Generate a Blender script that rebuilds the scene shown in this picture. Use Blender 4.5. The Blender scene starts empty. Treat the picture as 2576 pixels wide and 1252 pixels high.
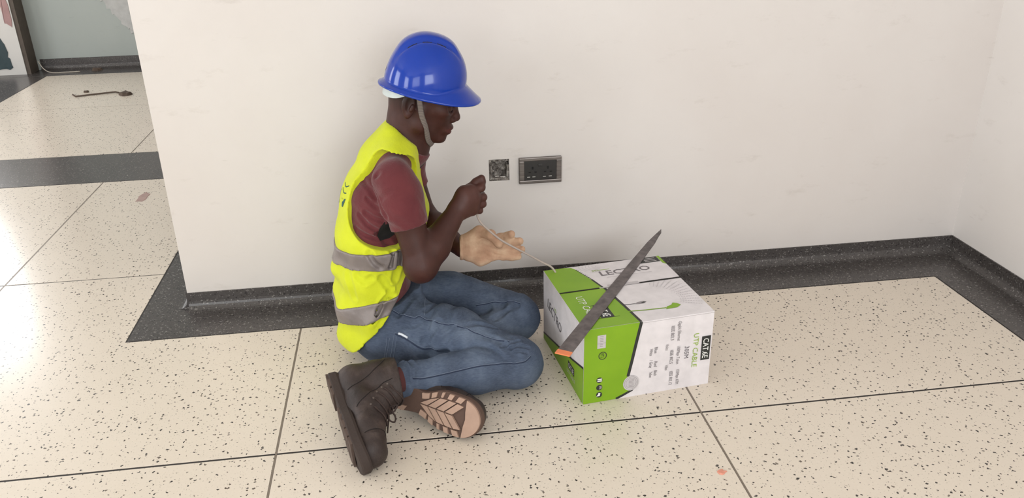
import bpy, bmesh, math, random
import numpy as np
from mathutils import Vector, Matrix
from mathutils.bvhtree import BVHTree

random.seed(7)
SC = bpy.context.scene
COL = SC.collection

# ------------------------------------------------------------------ camera
cam_d = bpy.data.cameras.new('camera')
cam_d.sensor_width = 36.0
cam_d.lens = 28.787
cam_d.clip_start = 0.05
cam = bpy.data.objects.new('camera', cam_d)
COL.objects.link(cam)
_R = ((0.990604, -0.135534, -0.018275), (-0.072236, -0.405074, -0.911426), (0.116126, 0.904182, -0.411059))
cam.matrix_world = Matrix(((_R[0][0], -_R[1][0], -_R[2][0], 0.0),
                           (_R[0][1], -_R[1][1], -_R[2][1], 0.0),
                           (_R[0][2], -_R[1][2], -_R[2][2], 1.32),
                           (0, 0, 0, 1)))
SC.camera = cam

# ------------------------------------------------------------------ world, daylight, exposure
world = bpy.data.worlds.new('world')
SC.world = world
world.use_nodes = True
world.node_tree.nodes['Background'].inputs[0].default_value = (0.9, 0.94, 1.0, 1)
world.node_tree.nodes['Background'].inputs[1].default_value = 0.35


def area(name, loc, rot, sx, sy, power, color=(0.89, 0.955, 1.0)):
    l = bpy.data.lights.new(name, 'AREA')
    l.shape = 'RECTANGLE'; l.size = sx; l.size_y = sy; l.energy = power; l.color = color
    o = bpy.data.objects.new(name, l); COL.objects.link(o)
    o.location = loc; o.rotation_euler = rot
    return o


R90 = math.pi / 2
# daylight through the windows of the room: left wall, rear wall, far end of the hall
area('window_daylight', (-4.85, 1.75, 1.75), (0, -R90, 0), 1.6, 1.3, 92)
area('window_daylight', (-4.85, -1.7, 1.75), (0, -R90, 0), 1.6, 1.5, 110)
area('window_daylight', (-2.6, -3.35, 1.8), (R90, 0, 0), 2.2, 1.6, 75)
area('window_daylight', (1.0, -3.35, 1.8), (R90, 0, 0), 2.2, 1.6, 150)
area('window_daylight', (-4.08, 6.85, 1.85), (-R90, 0, 0), 1.3, 1.1, 95, (0.93, 0.96, 1.0))
area('window_daylight', (-4.85, 4.6, 1.75), (0, -R90, 0), 1.4, 1.4, 60, (0.95, 0.97, 1.0))

SC.view_settings.view_transform = 'Standard'
SC.view_settings.look = 'None'
SC.view_settings.gamma = 1.0
SC.view_settings.use_curve_mapping = False
SC.view_settings.exposure = -0.66
SC.cycles.max_bounces = 5; SC.cycles.diffuse_bounces = 4; SC.cycles.glossy_bounces = 2; SC.cycles.transmission_bounces = 1
SC.cycles.caustics_reflective = False; SC.cycles.caustics_refractive = False


# ------------------------------------------------------------------ materials
def srgb(r, g, b):
    def c(v):
        v /= 255.0
        return v / 12.92 if v <= 0.04045 else ((v + 0.055) / 1.055) ** 2.4
    return (c(r), c(g), c(b), 1.0)


class Mat:
    def __init__(self, name, color, rough=0.6, metal=0.0, spec=0.5, coat=0.0):
        self.m = bpy.data.materials.new(name); self.m.use_nodes = True
        self.t = self.m.node_tree; self.n = self.t.nodes
        self.b = self.n['Principled BSDF']
        self.b.inputs['Base Color'].default_value = color
        self.b.inputs['Roughness'].default_value = rough
        self.b.inputs['Metallic'].default_value = metal
        self.b.inputs['Specular IOR Level'].default_value = spec
        self.b.inputs['Coat Weight'].default_value = coat

    def node(self, typ, **kw):
        n = self.n.new(typ)
        for k, v in kw.items():
            if k.startswith('i_'):
                key = k[2:]
                key = int(key) if key.isdigit() else key
                n.inputs[key].default_value = v
            else:
                setattr(n, k, v)
        return n

    def link(self, a, b):
        self.t.links.new(a, b)

    def pos(self, scale=None):
        g = self.node('ShaderNodeNewGeometry').outputs['Position']
        if scale is None:
            return g
        mp = self.node('ShaderNodeMapping'); mp.inputs['Scale'].default_value = scale
        self.link(g, mp.inputs['Vector'])
        return mp.outputs['Vector']

    def obj(self, scale=None):
        g = self.node('ShaderNodeTexCoord').outputs['Object']
        if scale is None:
            return g
        mp = self.node('ShaderNodeMapping'); mp.inputs['Scale'].default_value = scale
        self.link(g, mp.inputs['Vector'])
        return mp.outputs['Vector']

    def noise(self, vec, scale, detail=3, rough=0.55):
        n = self.node('ShaderNodeTexNoise')
        n.inputs['Scale'].default_value = scale; n.inputs['Detail'].default_value = detail
        n.inputs['Roughness'].default_value = rough
        self.link(vec, n.inputs['Vector'])
        return n.outputs['Fac']

    def ramp(self, fac, stops):
        r = self.node('ShaderNodeValToRGB')
        e = r.color_ramp.elements
        while len(e) < len(stops):
            e.new(0.5)
        for el, (p, c) in zip(e, stops):
            el.position = p; el.color = c
        self.link(fac, r.inputs['Fac'])
        return r.outputs['Color']

    def mix(self, fac, a, b, mode='MIX'):
        m = self.node('ShaderNodeMix', data_type='RGBA', blend_type=mode)
        for v, i in ((fac, 0), (a, 6), (b, 7)):
            if isinstance(v, (tuple, float, int)):
                m.inputs[i].default_value = v
            else:
                self.link(v, m.inputs[i])
        return m.outputs[2]

    def math(self, op, a, b=0.0, c=0.0):
        m = self.node('ShaderNodeMath', operation=op)
        for i, v in enumerate((a, b, c)):
            if isinstance(v, (int, float)):
                m.inputs[i].default_value = v
            else:
                self.link(v, m.inputs[i])
        return m.outputs[0]

    def base(self, c):
        self.link(c, self.b.inputs['Base Color'])

    def bump(self, h, strength=0.2, dist=0.005):
        bp = self.node('ShaderNodeBump')
        bp.inputs['Strength'].default_value = strength; bp.inputs['Distance'].default_value = dist
        self.link(h, bp.inputs['Height']); self.link(bp.outputs['Normal'], self.b.inputs['Normal'])


def plain(name, col, rough=0.6, metal=0.0, spec=0.5, bump=None, coat=0.0):
    M = Mat(name, col, rough, metal, spec, coat)
    p = M.obj()
    n = M.noise(p, 25, 3)
    dk = tuple(x * 0.88 for x in col[:3]) + (1,)
    M.base(M.ramp(n, [(0.3, dk), (0.65, col)]))
    if bump:
        M.bump(M.noise(p, bump[0], 4), bump[1], bump[2])
    return M.m


def mk_terrazzo(name, basec, base2, chips, dims, rough):
    M = Mat(name, basec, rough, 0, 0.5)
    p = M.pos()
    nz = M.node('ShaderNodeTexNoise'); nz.inputs['Scale'].default_value = 85; nz.inputs['Detail'].default_value = 3
    M.link(p, nz.inputs['Vector'])
    vm = M.node('ShaderNodeVectorMath', operation='MULTIPLY_ADD')
    M.link(nz.outputs['Color'], vm.inputs[0]); vm.inputs[1].default_value = (0.015, 0.013, 0.0); M.link(p, vm.inputs[2])
    col = M.ramp(M.noise(p, 2.2, 2), [(0.1, basec), (0.9, base2)])
    col = M.mix(0.35, col, M.ramp(M.noise(p, 160, 3), [(0.35, base2), (0.7, basec)]))
    for k, (sc, amt, lo, cols, strength) in enumerate(chips):
        v = M.node('ShaderNodeTexVoronoi', voronoi_dimensions=dims, feature='F1', distance='MANHATTAN')
        v.inputs['Scale'].default_value = sc
        of = M.node('ShaderNodeVectorMath', operation='ADD'); of.inputs[1].default_value = (k * 3.7, k * 1.9, 0)
        M.link(vm.outputs[0], of.inputs[0]); M.link(of.outputs[0], v.inputs['Vector'])
        sep = M.node('ShaderNodeSeparateColor'); M.link(v.outputs['Color'], sep.inputs[0])
        thr = M.math('MULTIPLY', M.math('SUBTRACT', sep.outputs[0], lo), amt)
        d = M.math('SUBTRACT', thr, v.outputs['Distance'])
        mask = M.node('ShaderNodeMapRange'); mask.inputs['From Min'].default_value = 0.0; mask.inputs['From Max'].default_value = 0.05
        M.link(d, mask.inputs['Value'])
        cc = M.ramp(sep.outputs[1], cols)
        col = M.mix(M.math('MULTIPLY', mask.outputs[0], strength), col, cc)
    M.base(col)
    return M.m


BLK = srgb(28, 24, 24); BRN = srgb(92, 78, 66); GRY = srgb(128, 120, 110)
M_TERR = mk_terrazzo('cream_terrazzo', srgb(227, 215, 200), srgb(219, 206, 190), [
    (150, 0.70, 0.58, [(0.0, srgb(150, 138, 124)), (1.0, srgb(180, 168, 152))], 0.7),
    (82, 1.05, 0.66, [(0.0, BLK), (0.62, BLK), (0.82, BRN), (1.0, GRY)], 0.95),
    (58, 0.85, 0.72, [(0.0, BLK), (0.7, BLK), (1.0, BRN)], 0.97),
], '2D', 0.22)
M_DARK = mk_terrazzo('dark_terrazzo', srgb(62, 58, 57), srgb(84, 79, 77), [
    (150, 1.1, 0.30, [(0.0, srgb(38, 36, 36)), (1.0, srgb(58, 54, 52))], 0.8),
    (170, 1.25, 0.42, [(0.0, srgb(128, 122, 118)), (1.0, srgb(150, 146, 142))], 0.65),
    (105, 1.1, 0.60, [(0.0, srgb(150, 146, 142)), (1.0, srgb(112, 106, 102))], 0.6),
], '3D', 0.27)
M_JOINT = plain('joint_strip', srgb(34, 28, 25), 0.6)


def mk_wall(name, c1, c2, smudge):
    M = Mat(name, c1, 0.55, 0, 0.35)
    p = M.pos()
    col = M.ramp(M.noise(p, 1.1, 5, 0.6), [(0.3, c1), (0.72, c2)])
    sm = M.noise(M.pos((1.0, 1.0, 2.6)), 7, 6, 0.7)
    msk = M.node('ShaderNodeMapRange'); msk.inputs['From Min'].default_value = 0.60; msk.inputs['From Max'].default_value = 0.80
    M.link(sm, msk.inputs['Value'])
    col = M.mix(M.math('MULTIPLY', msk.outputs[0], 0.30), col, smudge)
    mk = M.noise(M.pos((6.0, 6.0, 40.0)), 1.6, 2, 0.5)
    m2 = M.node('ShaderNodeMapRange'); m2.inputs['From Min'].default_value = 0.74; m2.inputs['From Max'].default_value = 0.80
    M.link(mk, m2.inputs['Value'])
    col = M.mix(M.math('MULTIPLY', m2.outputs[0], 0.22), col, smudge)
    M.base(col)
    M.bump(M.noise(p, 9, 6, 0.6), 0.10, 0.01)
    return M.m


M_WALL = mk_wall('cream_wall_paint', srgb(221, 215, 211), srgb(214, 206, 201), srgb(168, 156, 144))
M_FARWALL = mk_wall('grey_wall_paint', srgb(178, 184, 180), srgb(170, 177, 173), srgb(140, 140, 136))
M_WHITE = mk_wall('white_plaster', srgb(226, 224, 220), srgb(215, 212, 208), srgb(180, 174, 170))
M_CEIL = plain('ceiling_paint', srgb(240, 238, 234), 0.9)
M_TEAL = plain('dark_teal_paint', srgb(52, 70, 76), 0.45, bump=(60, 0.3, 0.003))


# ------------------------------------------------------------------ mesh helpers
def link(name, me, mat=None, parent=None, smooth=False):
    o = bpy.data.objects.new(name, me); COL.objects.link(o)
    if mat is not None:
        me.materials.clear(); me.materials.append(mat)
    if parent is not None:
        o.parent = parent
    if smooth:
        me.polygons.foreach_set('use_smooth', [True] * len(me.polygons))
    return o


def mesh(name, verts, faces, mat=None, parent=None, smooth=False):
    me = bpy.data.meshes.new(name); me.from_pydata([tuple(v) for v in verts], [], faces); me.update()
    return link(name, me, mat, parent, smooth)


def tag(o, label=None, cat=None, group=None, kind=None):
    if label: o['label'] = label
    if cat: o['category'] = cat
    if group: o['group'] = group
    if kind: o['kind'] = kind
    return o


def empty(name, loc):
    o = bpy.data.objects.new(name, None); COL.objects.link(o); o.location = loc; o.empty_display_size = 0.05
    return o


def box(name, x0, x1, y0, y1, z0, z1, mat, parent=None, bevel=0.0):
    bm = bmesh.new()
    bmesh.ops.create_cube(bm, size=1)
    for v in bm.verts:
        v.co = Vector((x0 + (v.co.x + .5) * (x1 - x0), y0 + (v.co.y + .5) * (y1 - y0), z0 + (v.co.z + .5) * (z1 - z0)))
    if bevel:
        bmesh.ops.bevel(bm, geom=list(bm.edges), offset=bevel, segments=2, affect='EDGES', profile=0.6)
    me = bpy.data.meshes.new(name); bm.to_mesh(me); bm.free()
    return link(name, me, mat, parent)


def prism(name, poly, z0, z1, mat, parent=None, bevel=0.0):
    """polygon in xy extruded along z"""
    bm = bmesh.new()
    vs = [bm.verts.new((x, y, z0)) for x, y in poly]
    f = bm.faces.new(vs)
    f.normal_update()
    if f.normal.z > 0:
        f.normal_flip()
    r = bmesh.ops.extrude_face_region(bm, geom=[f])
    for v in [g for g in r['geom'] if isinstance(g, bmesh.types.BMVert)]:
        v.co.z = z1
    if bevel:
        eds = [e for e in bm.edges if all(abs(v.co.z - z1) < 1e-7 for v in e.verts)]
        bmesh.ops.bevel(bm, geom=eds, offset=bevel, segments=1, affect='EDGES')
    bmesh.ops.recalc_face_normals(bm, faces=bm.faces)
    me = bpy.data.meshes.new(name); bm.to_mesh(me); bm.free()
    return link(name, me, mat, parent)


def sweep(name, prof, axis, a, b, mat, parent=None):
    """profile list of (p,z) swept straight along x or y"""
    n = len(prof); vs = []; fs = []
    for t in (a, b):
        for p, z in prof:
            vs.append((t, p, z) if axis == 'x' else (p, t, z))
    for i in range(n - 1):
        fs.append((i, i + 1, n + i + 1, n + i))
    fs.append(tuple(range(n))); fs.append(tuple(range(2 * n - 1, n - 1, -1)))
    me = bpy.data.meshes.new(name); me.from_pydata(vs, [], fs)
    bm = bmesh.new(); bm.from_mesh(me); bmesh.ops.recalc_face_normals(bm, faces=bm.faces); bm.to_mesh(me); bm.free()
    return link(name, me, mat, parent)


def catmull(pts, n):
    P = [Vector(p) for p in pts]
    P = [P[0] * 2 - P[1]] + P + [P[-1] * 2 - P[-2]]
    out = []
    for i in range(1, len(P) - 2):
        for k in range(n):
            t = k / n
            a, b, c, d = P[i - 1], P[i], P[i + 1], P[i + 2]
            out.append(0.5 * ((2 * b) + (c - a) * t + (2 * a - 5 * b + 4 * c - d) * t * t + (3 * b - a - 3 * c + d) * t ** 3))
    out.append(P[-2])
    return out


def tube(name, pts, rad, mat, parent=None, seg=8, flat=None):
    """round (or flattened) tube along points; flat=(normal list or vector, thickness)"""
    P = [Vector(p) for p in pts]; n = len(P); vs = []; fs = []
    up = None
    for i in range(n):
        t = (P[min(i + 1, n - 1)] - P[max(i - 1, 0)]).normalized()
        if flat is not None:
            nv = Vector(flat[0][i] if isinstance(flat[0], list) else flat[0])
            nv = (nv - t * nv.dot(t)).normalized(); sv = t.cross(nv)
            ra, rb = rad, flat[1]
        else:
            if up is None:
                up = Vector((0, 0, 1)) if abs(t.z) < 0.9 else Vector((1, 0, 0))
            nv = (up - t * up.dot(t)).normalized(); up = nv; sv = t.cross(nv)
            ra = rb = rad if not isinstance(rad, (list, tuple)) else rad[i]
        for k in range(seg):
            a = 2 * math.pi * k / seg
            vs.append(P[i] + sv * (math.cos(a) * ra) + nv * (math.sin(a) * rb))
    for i in range(n - 1):
        for k in range(seg):
            k2 = (k + 1) % seg
            fs.append((i * seg + k, i * seg + k2, (i + 1) * seg + k2, (i + 1) * seg + k))
    fs.append(tuple(range(seg - 1, -1, -1))); fs.append(tuple((n - 1) * seg + k for k in range(seg)))
    return mesh(name, vs, fs, mat, parent, True)


# ------------------------------------------------------------------ signed distance sculpting
class Field:
    def __init__(s, lo, hi, h):
        s.lo = np.array(lo, np.float32); s.h = h
        s.n = [int(math.ceil((hi[i] - lo[i]) / h)) + 1 for i in range(3)]
        s.ax = [s.lo[i] + h * np.arange(s.n[i], dtype=np.float32) for i in range(3)]
        s.F = np.full(s.n, 0.06, np.float32)

    def sl(s, lo, hi):
        o = []
        for i in range(3):
            a = max(0, int((lo[i] - s.lo[i]) / s.h) - 1); b = min(s.n[i], int((hi[i] - s.lo[i]) / s.h) + 3)
            if b <= a:
                return None
            o.append(slice(a, b))
        return tuple(o)

    def grid(s, sl=None):
        if sl is None:
            sl = (slice(None),) * 3
        return (s.ax[0][sl[0]][:, None, None], s.ax[1][sl[1]][None, :, None], s.ax[2][sl[2]][None, None, :])

    def put(s, sl, d, k, mode):
        A = s.F[sl]
        if mode == 'sub':
            d = -d
            if k <= 0:
                s.F[sl] = np.maximum(A, d); return
            t = np.clip(0.5 - 0.5 * (d - A) / k, 0, 1)
            s.F[sl] = d + (A - d) * t + k * t * (1 - t)
        else:
            if k <= 0:
                s.F[sl] = np.minimum(A, d); return
            t = np.clip(0.5 + 0.5 * (d - A) / k, 0, 1)
            s.F[sl] = d + (A - d) * t - k * t * (1 - t)

    def cone(s, a, b, ra, rb, k=0.02, squash=None, mode='add'):
        a = np.array(a, float); b = np.array(b, float)
        m = max(ra, rb) * (max(1.0, squash[1]) if squash else 1.0) + max(k, 0.005) + 0.012
        sl = s.sl(np.minimum(a, b) - m, np.maximum(a, b) + m)
        if sl is None:
            return
        X, Y, Z = s.grid(sl)
        ab = b - a; L2 = float(ab @ ab) + 1e-12
        px, py, pz = X - np.float32(a[0]), Y - np.float32(a[1]), Z - np.float32(a[2])
        t = np.clip((px * np.float32(ab[0]) + py * np.float32(ab[1]) + pz * np.float32(ab[2])) / np.float32(L2), 0, 1)
        qx = px - t * np.float32(ab[0]); qy = py - t * np.float32(ab[1]); qz = pz - t * np.float32(ab[2])
        if squash:
            n = np.array(squash[0], float); n /= np.linalg.norm(n); c = np.float32(1.0 / squash[1] - 1.0)
            qn = (qx * np.float32(n[0]) + qy * np.float32(n[1]) + qz * np.float32(n[2])) * c
            qx = qx + qn * np.float32(n[0]); qy = qy + qn * np.float32(n[1]); qz = qz + qn * np.float32(n[2])
        d = np.sqrt(qx * qx + qy * qy + qz * qz) - (np.float32(ra) + np.float32(rb - ra) * t)
        s.put(sl, d.astype(np.float32), k, mode)

    def chain(s, pts, rads, k=0.02, squash=None, mode='add'):
        for i in range(len(pts) - 1):
            s.cone(pts[i], pts[i + 1], rads[i], rads[i + 1], k, squash, mode)

    def ell(s, c, rad, k=0.02, R=None, mode='add'):
        c = np.array(c, float); rad = np.array(rad, float)
        m = rad.max() + max(k, 0.005) + 0.012
        sl = s.sl(c - m, c + m)
        if sl is None:
            return
        X, Y, Z = s.grid(sl)
        p = [X - np.float32(c[0]), Y - np.float32(c[1]), Z - np.float32(c[2])]
        if R is not None:   # columns of R are the local axes
            q = [p[0] * np.float32(R[0][j]) + p[1] * np.float32(R[1][j]) + p[2] * np.float32(R[2][j]) for j in range(3)]
        else:
            q = p
        k0 = np.sqrt(sum((q[j] / np.float32(rad[j])) ** 2 for j in range(3))) + 1e-6
        k1 = np.sqrt(sum((q[j] / np.float32(rad[j] ** 2)) ** 2 for j in range(3))) + 1e-6
        s.put(sl, (k0 * (k0 - 1) / k1).astype(np.float32), k, mode)

    def groove(s, pts, width, depth, ridge=0.0):
        """press a crease (and a soft ridge beside it) along a polyline"""
        P = [np.array(p, float) for p in pts]
        m = width * 3.2
        lo = np.min(P, 0) - m; hi = np.max(P, 0) + m
        sl = s.sl(lo, hi)
        if sl is None:
            return
        X, Y, Z = s.grid(sl)
        best = None
        for a, b in zip(P, P[1:]):
            ab = b - a; L2 = float(ab @ ab) + 1e-12
            t = np.clip(((X - a[0]) * ab[0] + (Y - a[1]) * ab[1] + (Z - a[2]) * ab[2]) / L2, 0, 1)
            d = (X - a[0] - t * ab[0]) ** 2 + (Y - a[1] - t * ab[1]) ** 2 + (Z - a[2] - t * ab[2]) ** 2
            best = d if best is None else np.minimum(best, d)
        d = np.sqrt(best) / width
        g = depth * np.exp(-d * d) - ridge * np.exp(-(d - 1.7) ** 2 / 0.5)
        s.F[sl] = s.F[sl] + g.astype(np.float32)

    def cut(s, d):
        """intersect with the region d<0"""
        s.F = np.maximum(s.F, d.astype(np.float32))

    def build(s, name, mat, parent=None, relax=1):
        v, f = surface_nets(s.F, s.lo, s.h)
        if relax:
            v = relax_mesh(v, f, relax)
        me = bpy.data.meshes.new(name)
        me.vertices.add(len(v)); me.vertices.foreach_set('co', v.astype(np.float32).ravel())
        me.loops.add(len(f) * 4); me.loops.foreach_set('vertex_index', f.astype(np.int32).ravel())
        me.polygons.add(len(f)); me.polygons.foreach_set('loop_start', np.arange(0, len(f) * 4, 4, dtype=np.int32))
        me.polygons.foreach_set('loop_total', np.full(len(f), 4, np.int32))
        me.update(calc_edges=True); me.validate()
        return link(name, me, mat, parent, True)


def relax_mesh(v, f, it):
    n = len(v)
    e = np.concatenate([f[:, [0, 1]], f[:, [1, 2]], f[:, [2, 3]], f[:, [3, 0]]])
    deg = np.bincount(e[:, 0], minlength=n) + np.bincount(e[:, 1], minlength=n)
    for _ in range(it):
        acc = np.zeros_like(v)
        for c in range(3):
            acc[:, c] = np.bincount(e[:, 0], v[e[:, 1], c], n) + np.bincount(e[:, 1], v[e[:, 0], c], n)
        v = 0.5 * v + 0.5 * acc / np.maximum(deg, 1)[:, None]
    return v


def surface_nets(F, lo, h):
    F = F.copy()
    F[0] = F[-1] = 0.05; F[:, 0] = F[:, -1] = 0.05; F[:, :, 0] = F[:, :, -1] = 0.05
    ins = F < 0
    c = np.zeros([n - 1 for n in F.shape], np.uint8)
    for i in (0, 1):
        for j in (0, 1):
            for k in (0, 1):
                c += ins[i:F.shape[0] - 1 + i, j:F.shape[1] - 1 + j, k:F.shape[2] - 1 + k]
    mixed = (c > 0) & (c < 8)
    I, J, K = np.nonzero(mixed)
    idx = np.full(c.shape, -1, np.int32); idx[I, J, K] = np.arange(len(I))
    corner = [(0, 0, 0), (1, 0, 0), (0, 1, 0), (1, 1, 0), (0, 0, 1), (1, 0, 1), (0, 1, 1), (1, 1, 1)]
    val = [F[I + a, J + b, K + g] for a, b, g in corner]
    pos = np.zeros((len(I), 3)); cnt = np.zeros(len(I))
    for a, b in ((0, 1), (2, 3), (4, 5), (6, 7), (0, 2), (1, 3), (4, 6), (5, 7), (0, 4), (1, 5), (2, 6), (3, 7)):
        m = (val[a] < 0) != (val[b] < 0)
        t = np.where(m, val[a] / np.where(m, val[a] - val[b], 1), 0)
        ca = np.array(corner[a], float); cb = np.array(corner[b], float)
        pos += np.where(m[:, None], ca + t[:, None] * (cb - ca), 0); cnt += m
    pos /= cnt[:, None]
    v = (np.stack([I, J, K], 1) + pos) * h + lo
    faces = []
    for ax in range(3):
        a = [slice(None)] * 3; b = [slice(None)] * 3
        a[ax] = slice(0, -1); b[ax] = slice(1, None)
        A = ins[tuple(a)]; B = ins[tuple(b)]
        e = np.argwhere(A != B)
        u, w = (ax + 1) % 3, (ax + 2) % 3
        e = e[(e[:, u] > 0) & (e[:, w] > 0) & (e[:, u] < F.shape[u] - 1) & (e[:, w] < F.shape[w] - 1)]
        if not len(e):
            continue
        def cell(du, dw):
            q = e.copy(); q[:, u] += du; q[:, w] += dw
            return idx[q[:, 0], q[:, 1], q[:, 2]]
        q = np.stack([cell(-1, -1), cell(0, -1), cell(0, 0), cell(-1, 0)], 1)
        inside = A[e[:, 0], e[:, 1], e[:, 2]]
        q[~inside] = q[~inside][:, ::-1]
        faces.append(q)
    f = np.concatenate(faces)
    f = f[(f >= 0).all(1)]
    return v, f


def wob(X, Y, Z, seed, freq, n=7):
    rs = np.random.RandomState(seed); o = 0
    for _ in range(n):
        d = rs.normal(size=3); d /= np.linalg.norm(d); d *= freq * rs.uniform(0.6, 1.5)
        o = o + np.sin(X * np.float32(d[0]) + Y * np.float32(d[1]) + Z * np.float32(d[2]) + np.float32(rs.uniform(0, 6.28)))
    return o / math.sqrt(n)


# ================================================================== THE ROOM
WY = 2.60          # plane of the back wall
WXL, WXR = -0.78, 2.017
CEILZ = 3.0
floor = tag(box('floor', -5.0, 2.2, -3.5, 7.4, -0.06, -0.0012, M_JOINT), 'cream terrazzo floor with dark joints and dark border strips', kind='structure')
G = 0.0028
GY = 0.0036


def rect(x0, x1, y0, y1):
    return [(x0 + G, y0 + GY), (x1 - G, y0 + GY), (x1 - G, y1 - GY), (x0 + G, y1 - GY)]


def panel(poly, mat=M_TERR, name='terrazzo_panel', bev=0.0006):
    return prism(name, poly, -0.03, 0.0, mat, floor, bev)


XB = [-5.0, -3.73, -2.735]
xs = [-5.0, -3.73, -2.62, -1.50, -0.39, 0.731, 1.832]
ys = [-3.5, -1.61, -0.49, 0.63, 1.753]
for i in range(len(xs) - 1):
    for j in range(len(ys) - 1):
        panel(rect(xs[i], xs[i + 1], ys[j], ys[j + 1]))
for x0, x1 in ((-0.39, 0.731), (0.731, 1.832)):
    panel(rect(x0, x1, 1.753, 2.405))
# the panel that turns round the corner of the dark border
panel([(-1.50 + G, 1.753 + GY), (-0.39 - G, 1.753 + GY), (-0.39 - G, 2.405 - G), (-0.936 - G, 2.405 - G), (-0.936 - G, 2.905 - G), (-1.50 + G, 2.905 - G)])
for x0, x1 in ((-5.0, -3.73), (-3.73, -2.62), (-2.62, -1.50)):
    panel(rect(x0, x1, 1.753, 2.905)); panel(rect(x0, x1, 2.905, 4.05))
panel(rect(-1.50, -0.936, 2.905, 4.05))
for x0, x1 in ((-2.735, -1.50), (-1.50, -0.39), (-0.39, 2.2)):
    panel(rect(x0, x1, 4.53, 5.65)); panel(rect(x0, x1, 5.65, 6.76))
# metal dividers between the panels
M_DIV = plain('divider_metal', srgb(132, 120, 108), 0.45, 0.3)
for x_, y0_, y1_ in ((-1.50, -3.5, 4.05), (-0.39, -3.5, 2.402), (0.731, -3.5, 2.402), (-2.62, -3.5, 4.05), (-1.50, 4.53, 6.76)):
    box('divider_strip', x_ - 0.0024, x_ + 0.0024, y0_, y1_, -0.02, -0.0004, M_DIV, floor)
# dark strips
panel([(-0.936 + G, 2.405 + G), (1.832 + G, 2.405 + G), (1.832 + G, -3.5), (2.10, -3.5), (2.10, 2.66), (-0.72, 2.66), (-0.72, 4.05 - G), (-0.936 + G, 4.05 - G)], M_DARK, 'border_strip')
panel(rect(-5.0, 2.2, 4.05, 4.53), M_DARK, 'border_strip')
panel(rect(-3.30, -2.735, 4.53, 6.76), M_DARK, 'border_strip')
panel([(-3.30, 6.76 + G), (2.2, 6.76 + G), (2.2, 7.3), (-3.30, 7.3)], M_DARK, 'border_strip')
panel(rect(-5.0, -3.30, 4.53, 7.3))

# back wall with the square cut-out of the missing socket box
HX0, HX1, HZ0, HZ1 = 0.2615, 0.3300, 0.394, 0.469


def wall_with_hole():
    xs_ = [WXL, HX0, HX1, WXR]; zs_ = [0.0, HZ0, HZ1, CEILZ]
    bm = bmesh.new()
    V = {}
    for a, x in enumerate(xs_):
        for b, z in enumerate(zs_):
            V[a, b] = bm.verts.new((x, WY, z))
    for a in range(3):
        for b in range(3):
            if (a, b) != (1, 1):
                bm.faces.new((V[a, b], V[a + 1, b], V[a + 1, b + 1], V[a, b + 1]))
    # sides of the hole and its back
    hole = [V[1, 1], V[2, 1], V[2, 2], V[1, 2]]
    back = [bm.verts.new((v.co.x, WY + 0.045, v.co.z)) for v in hole]
    for i in range(4):
        j = (i + 1) % 4
        bm.faces.new((hole[i], back[i], back[j], hole[j]))
    bm.faces.new(back[::-1])
    # ends, rear and top of the wall
    rl = [bm.verts.new((x, WY + 0.24, z)) for x, z in ((WXL, 0), (WXR, 0), (WXR, CEILZ), (WXL, CEILZ))]
    bm.faces.new(rl[::-1])
    bm.faces.new([V[0, b] for b in range(4)] + [rl[3], rl[0]])
    bm.faces.new([V[3, 3 - b] for b in range(4)] + [rl[1], rl[2]])
    me = bpy.data.meshes.new('wall_back'); bm.to_mesh(me); bm.free()
    return link('wall_back', me, M_WALL)


tag(wall_with_hole(), 'cream painted back wall behind the seated worker', kind='structure')
tag(box('wall_right', WXR, WXR + 0.2, -3.5, WY + 0.24, 0, CEILZ, mk_wall('right_wall_paint', srgb(238, 233, 230), srgb(232, 226, 222), srgb(190, 180, 172))), 'pale painted wall at the right edge', kind='structure')  # paler tone than the back wall
tag(box('wall_left', -5.2, -5.0, -3.5, 7.4, 0, CEILZ, M_WALL), kind='structure')
tag(box('wall_rear', -5.0, 2.2, -3.7, -3.5, 0, CEILZ, M_WALL), kind='structure')
tag(box('wall_far', -5.0, 2.2, 7.02, 7.2, 0, CEILZ, M_FARWALL), 'pale grey painted wall at the end of the hall', kind='structure')
tag(box('wall_hall_right', 2.017, 2.2, 2.84, 7.1, 0, CEILZ, M_WALL), kind='structure')
tag(box('ceiling', -5.2, 2.3, -3.7, 7.4, CEILZ, CEILZ + 0.1, M_CEIL), kind='structure')


# coved terrazzo skirting
def cove(p0, sgn, h):
    pr = [(p0, -0.002), (p0, h), (p0 + sgn * 0.006, h)]
    r = 0.030
    for i in range(7):
        a = math.pi / 2 * i / 6
        pr.append((p0 + sgn * (0.006 + r * (1 - math.cos(a))), 0.001 + r * (1 - math.sin(a))))
    pr.append((p0 + sgn * (0.006 + r), -0.002))
    return pr


tag(sweep('baseboard_back', cove(WY + 0.001, -1, 0.063), 'x', WXL - 0.0, WXR - 0.004, M_DARK), 'dark terrazzo coved skirting below the back wall', kind='structure')
tag(sweep('baseboard_right', cove(WXR + 0.001, -1, 0.063), 'y', -3.4, WY - 0.003, M_DARK), 'dark terrazzo coved skirting below the right wall', kind='structure')
tag(sweep('baseboard_left', cove(WXL - 0.0005, -1, 0.063), 'y', WY + 0.004, WY + 0.239, M_DARK), kind='structure')
tag(sweep('baseboard_far', cove(7.019, -1, 0.085), 'x', -2.86, 2.0, M_DARK), 'dark skirting along the grey far wall', kind='structure')

# raw plaster pier at the far left of the hall, with the remains of dark paint
pier = tag(box('wall_pier', -3.5, -2.915, 6.86, 7.03, 0, CEILZ, M_WHITE), 'white plastered pier with peeling dark paint at the far left', kind='structure')


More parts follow.
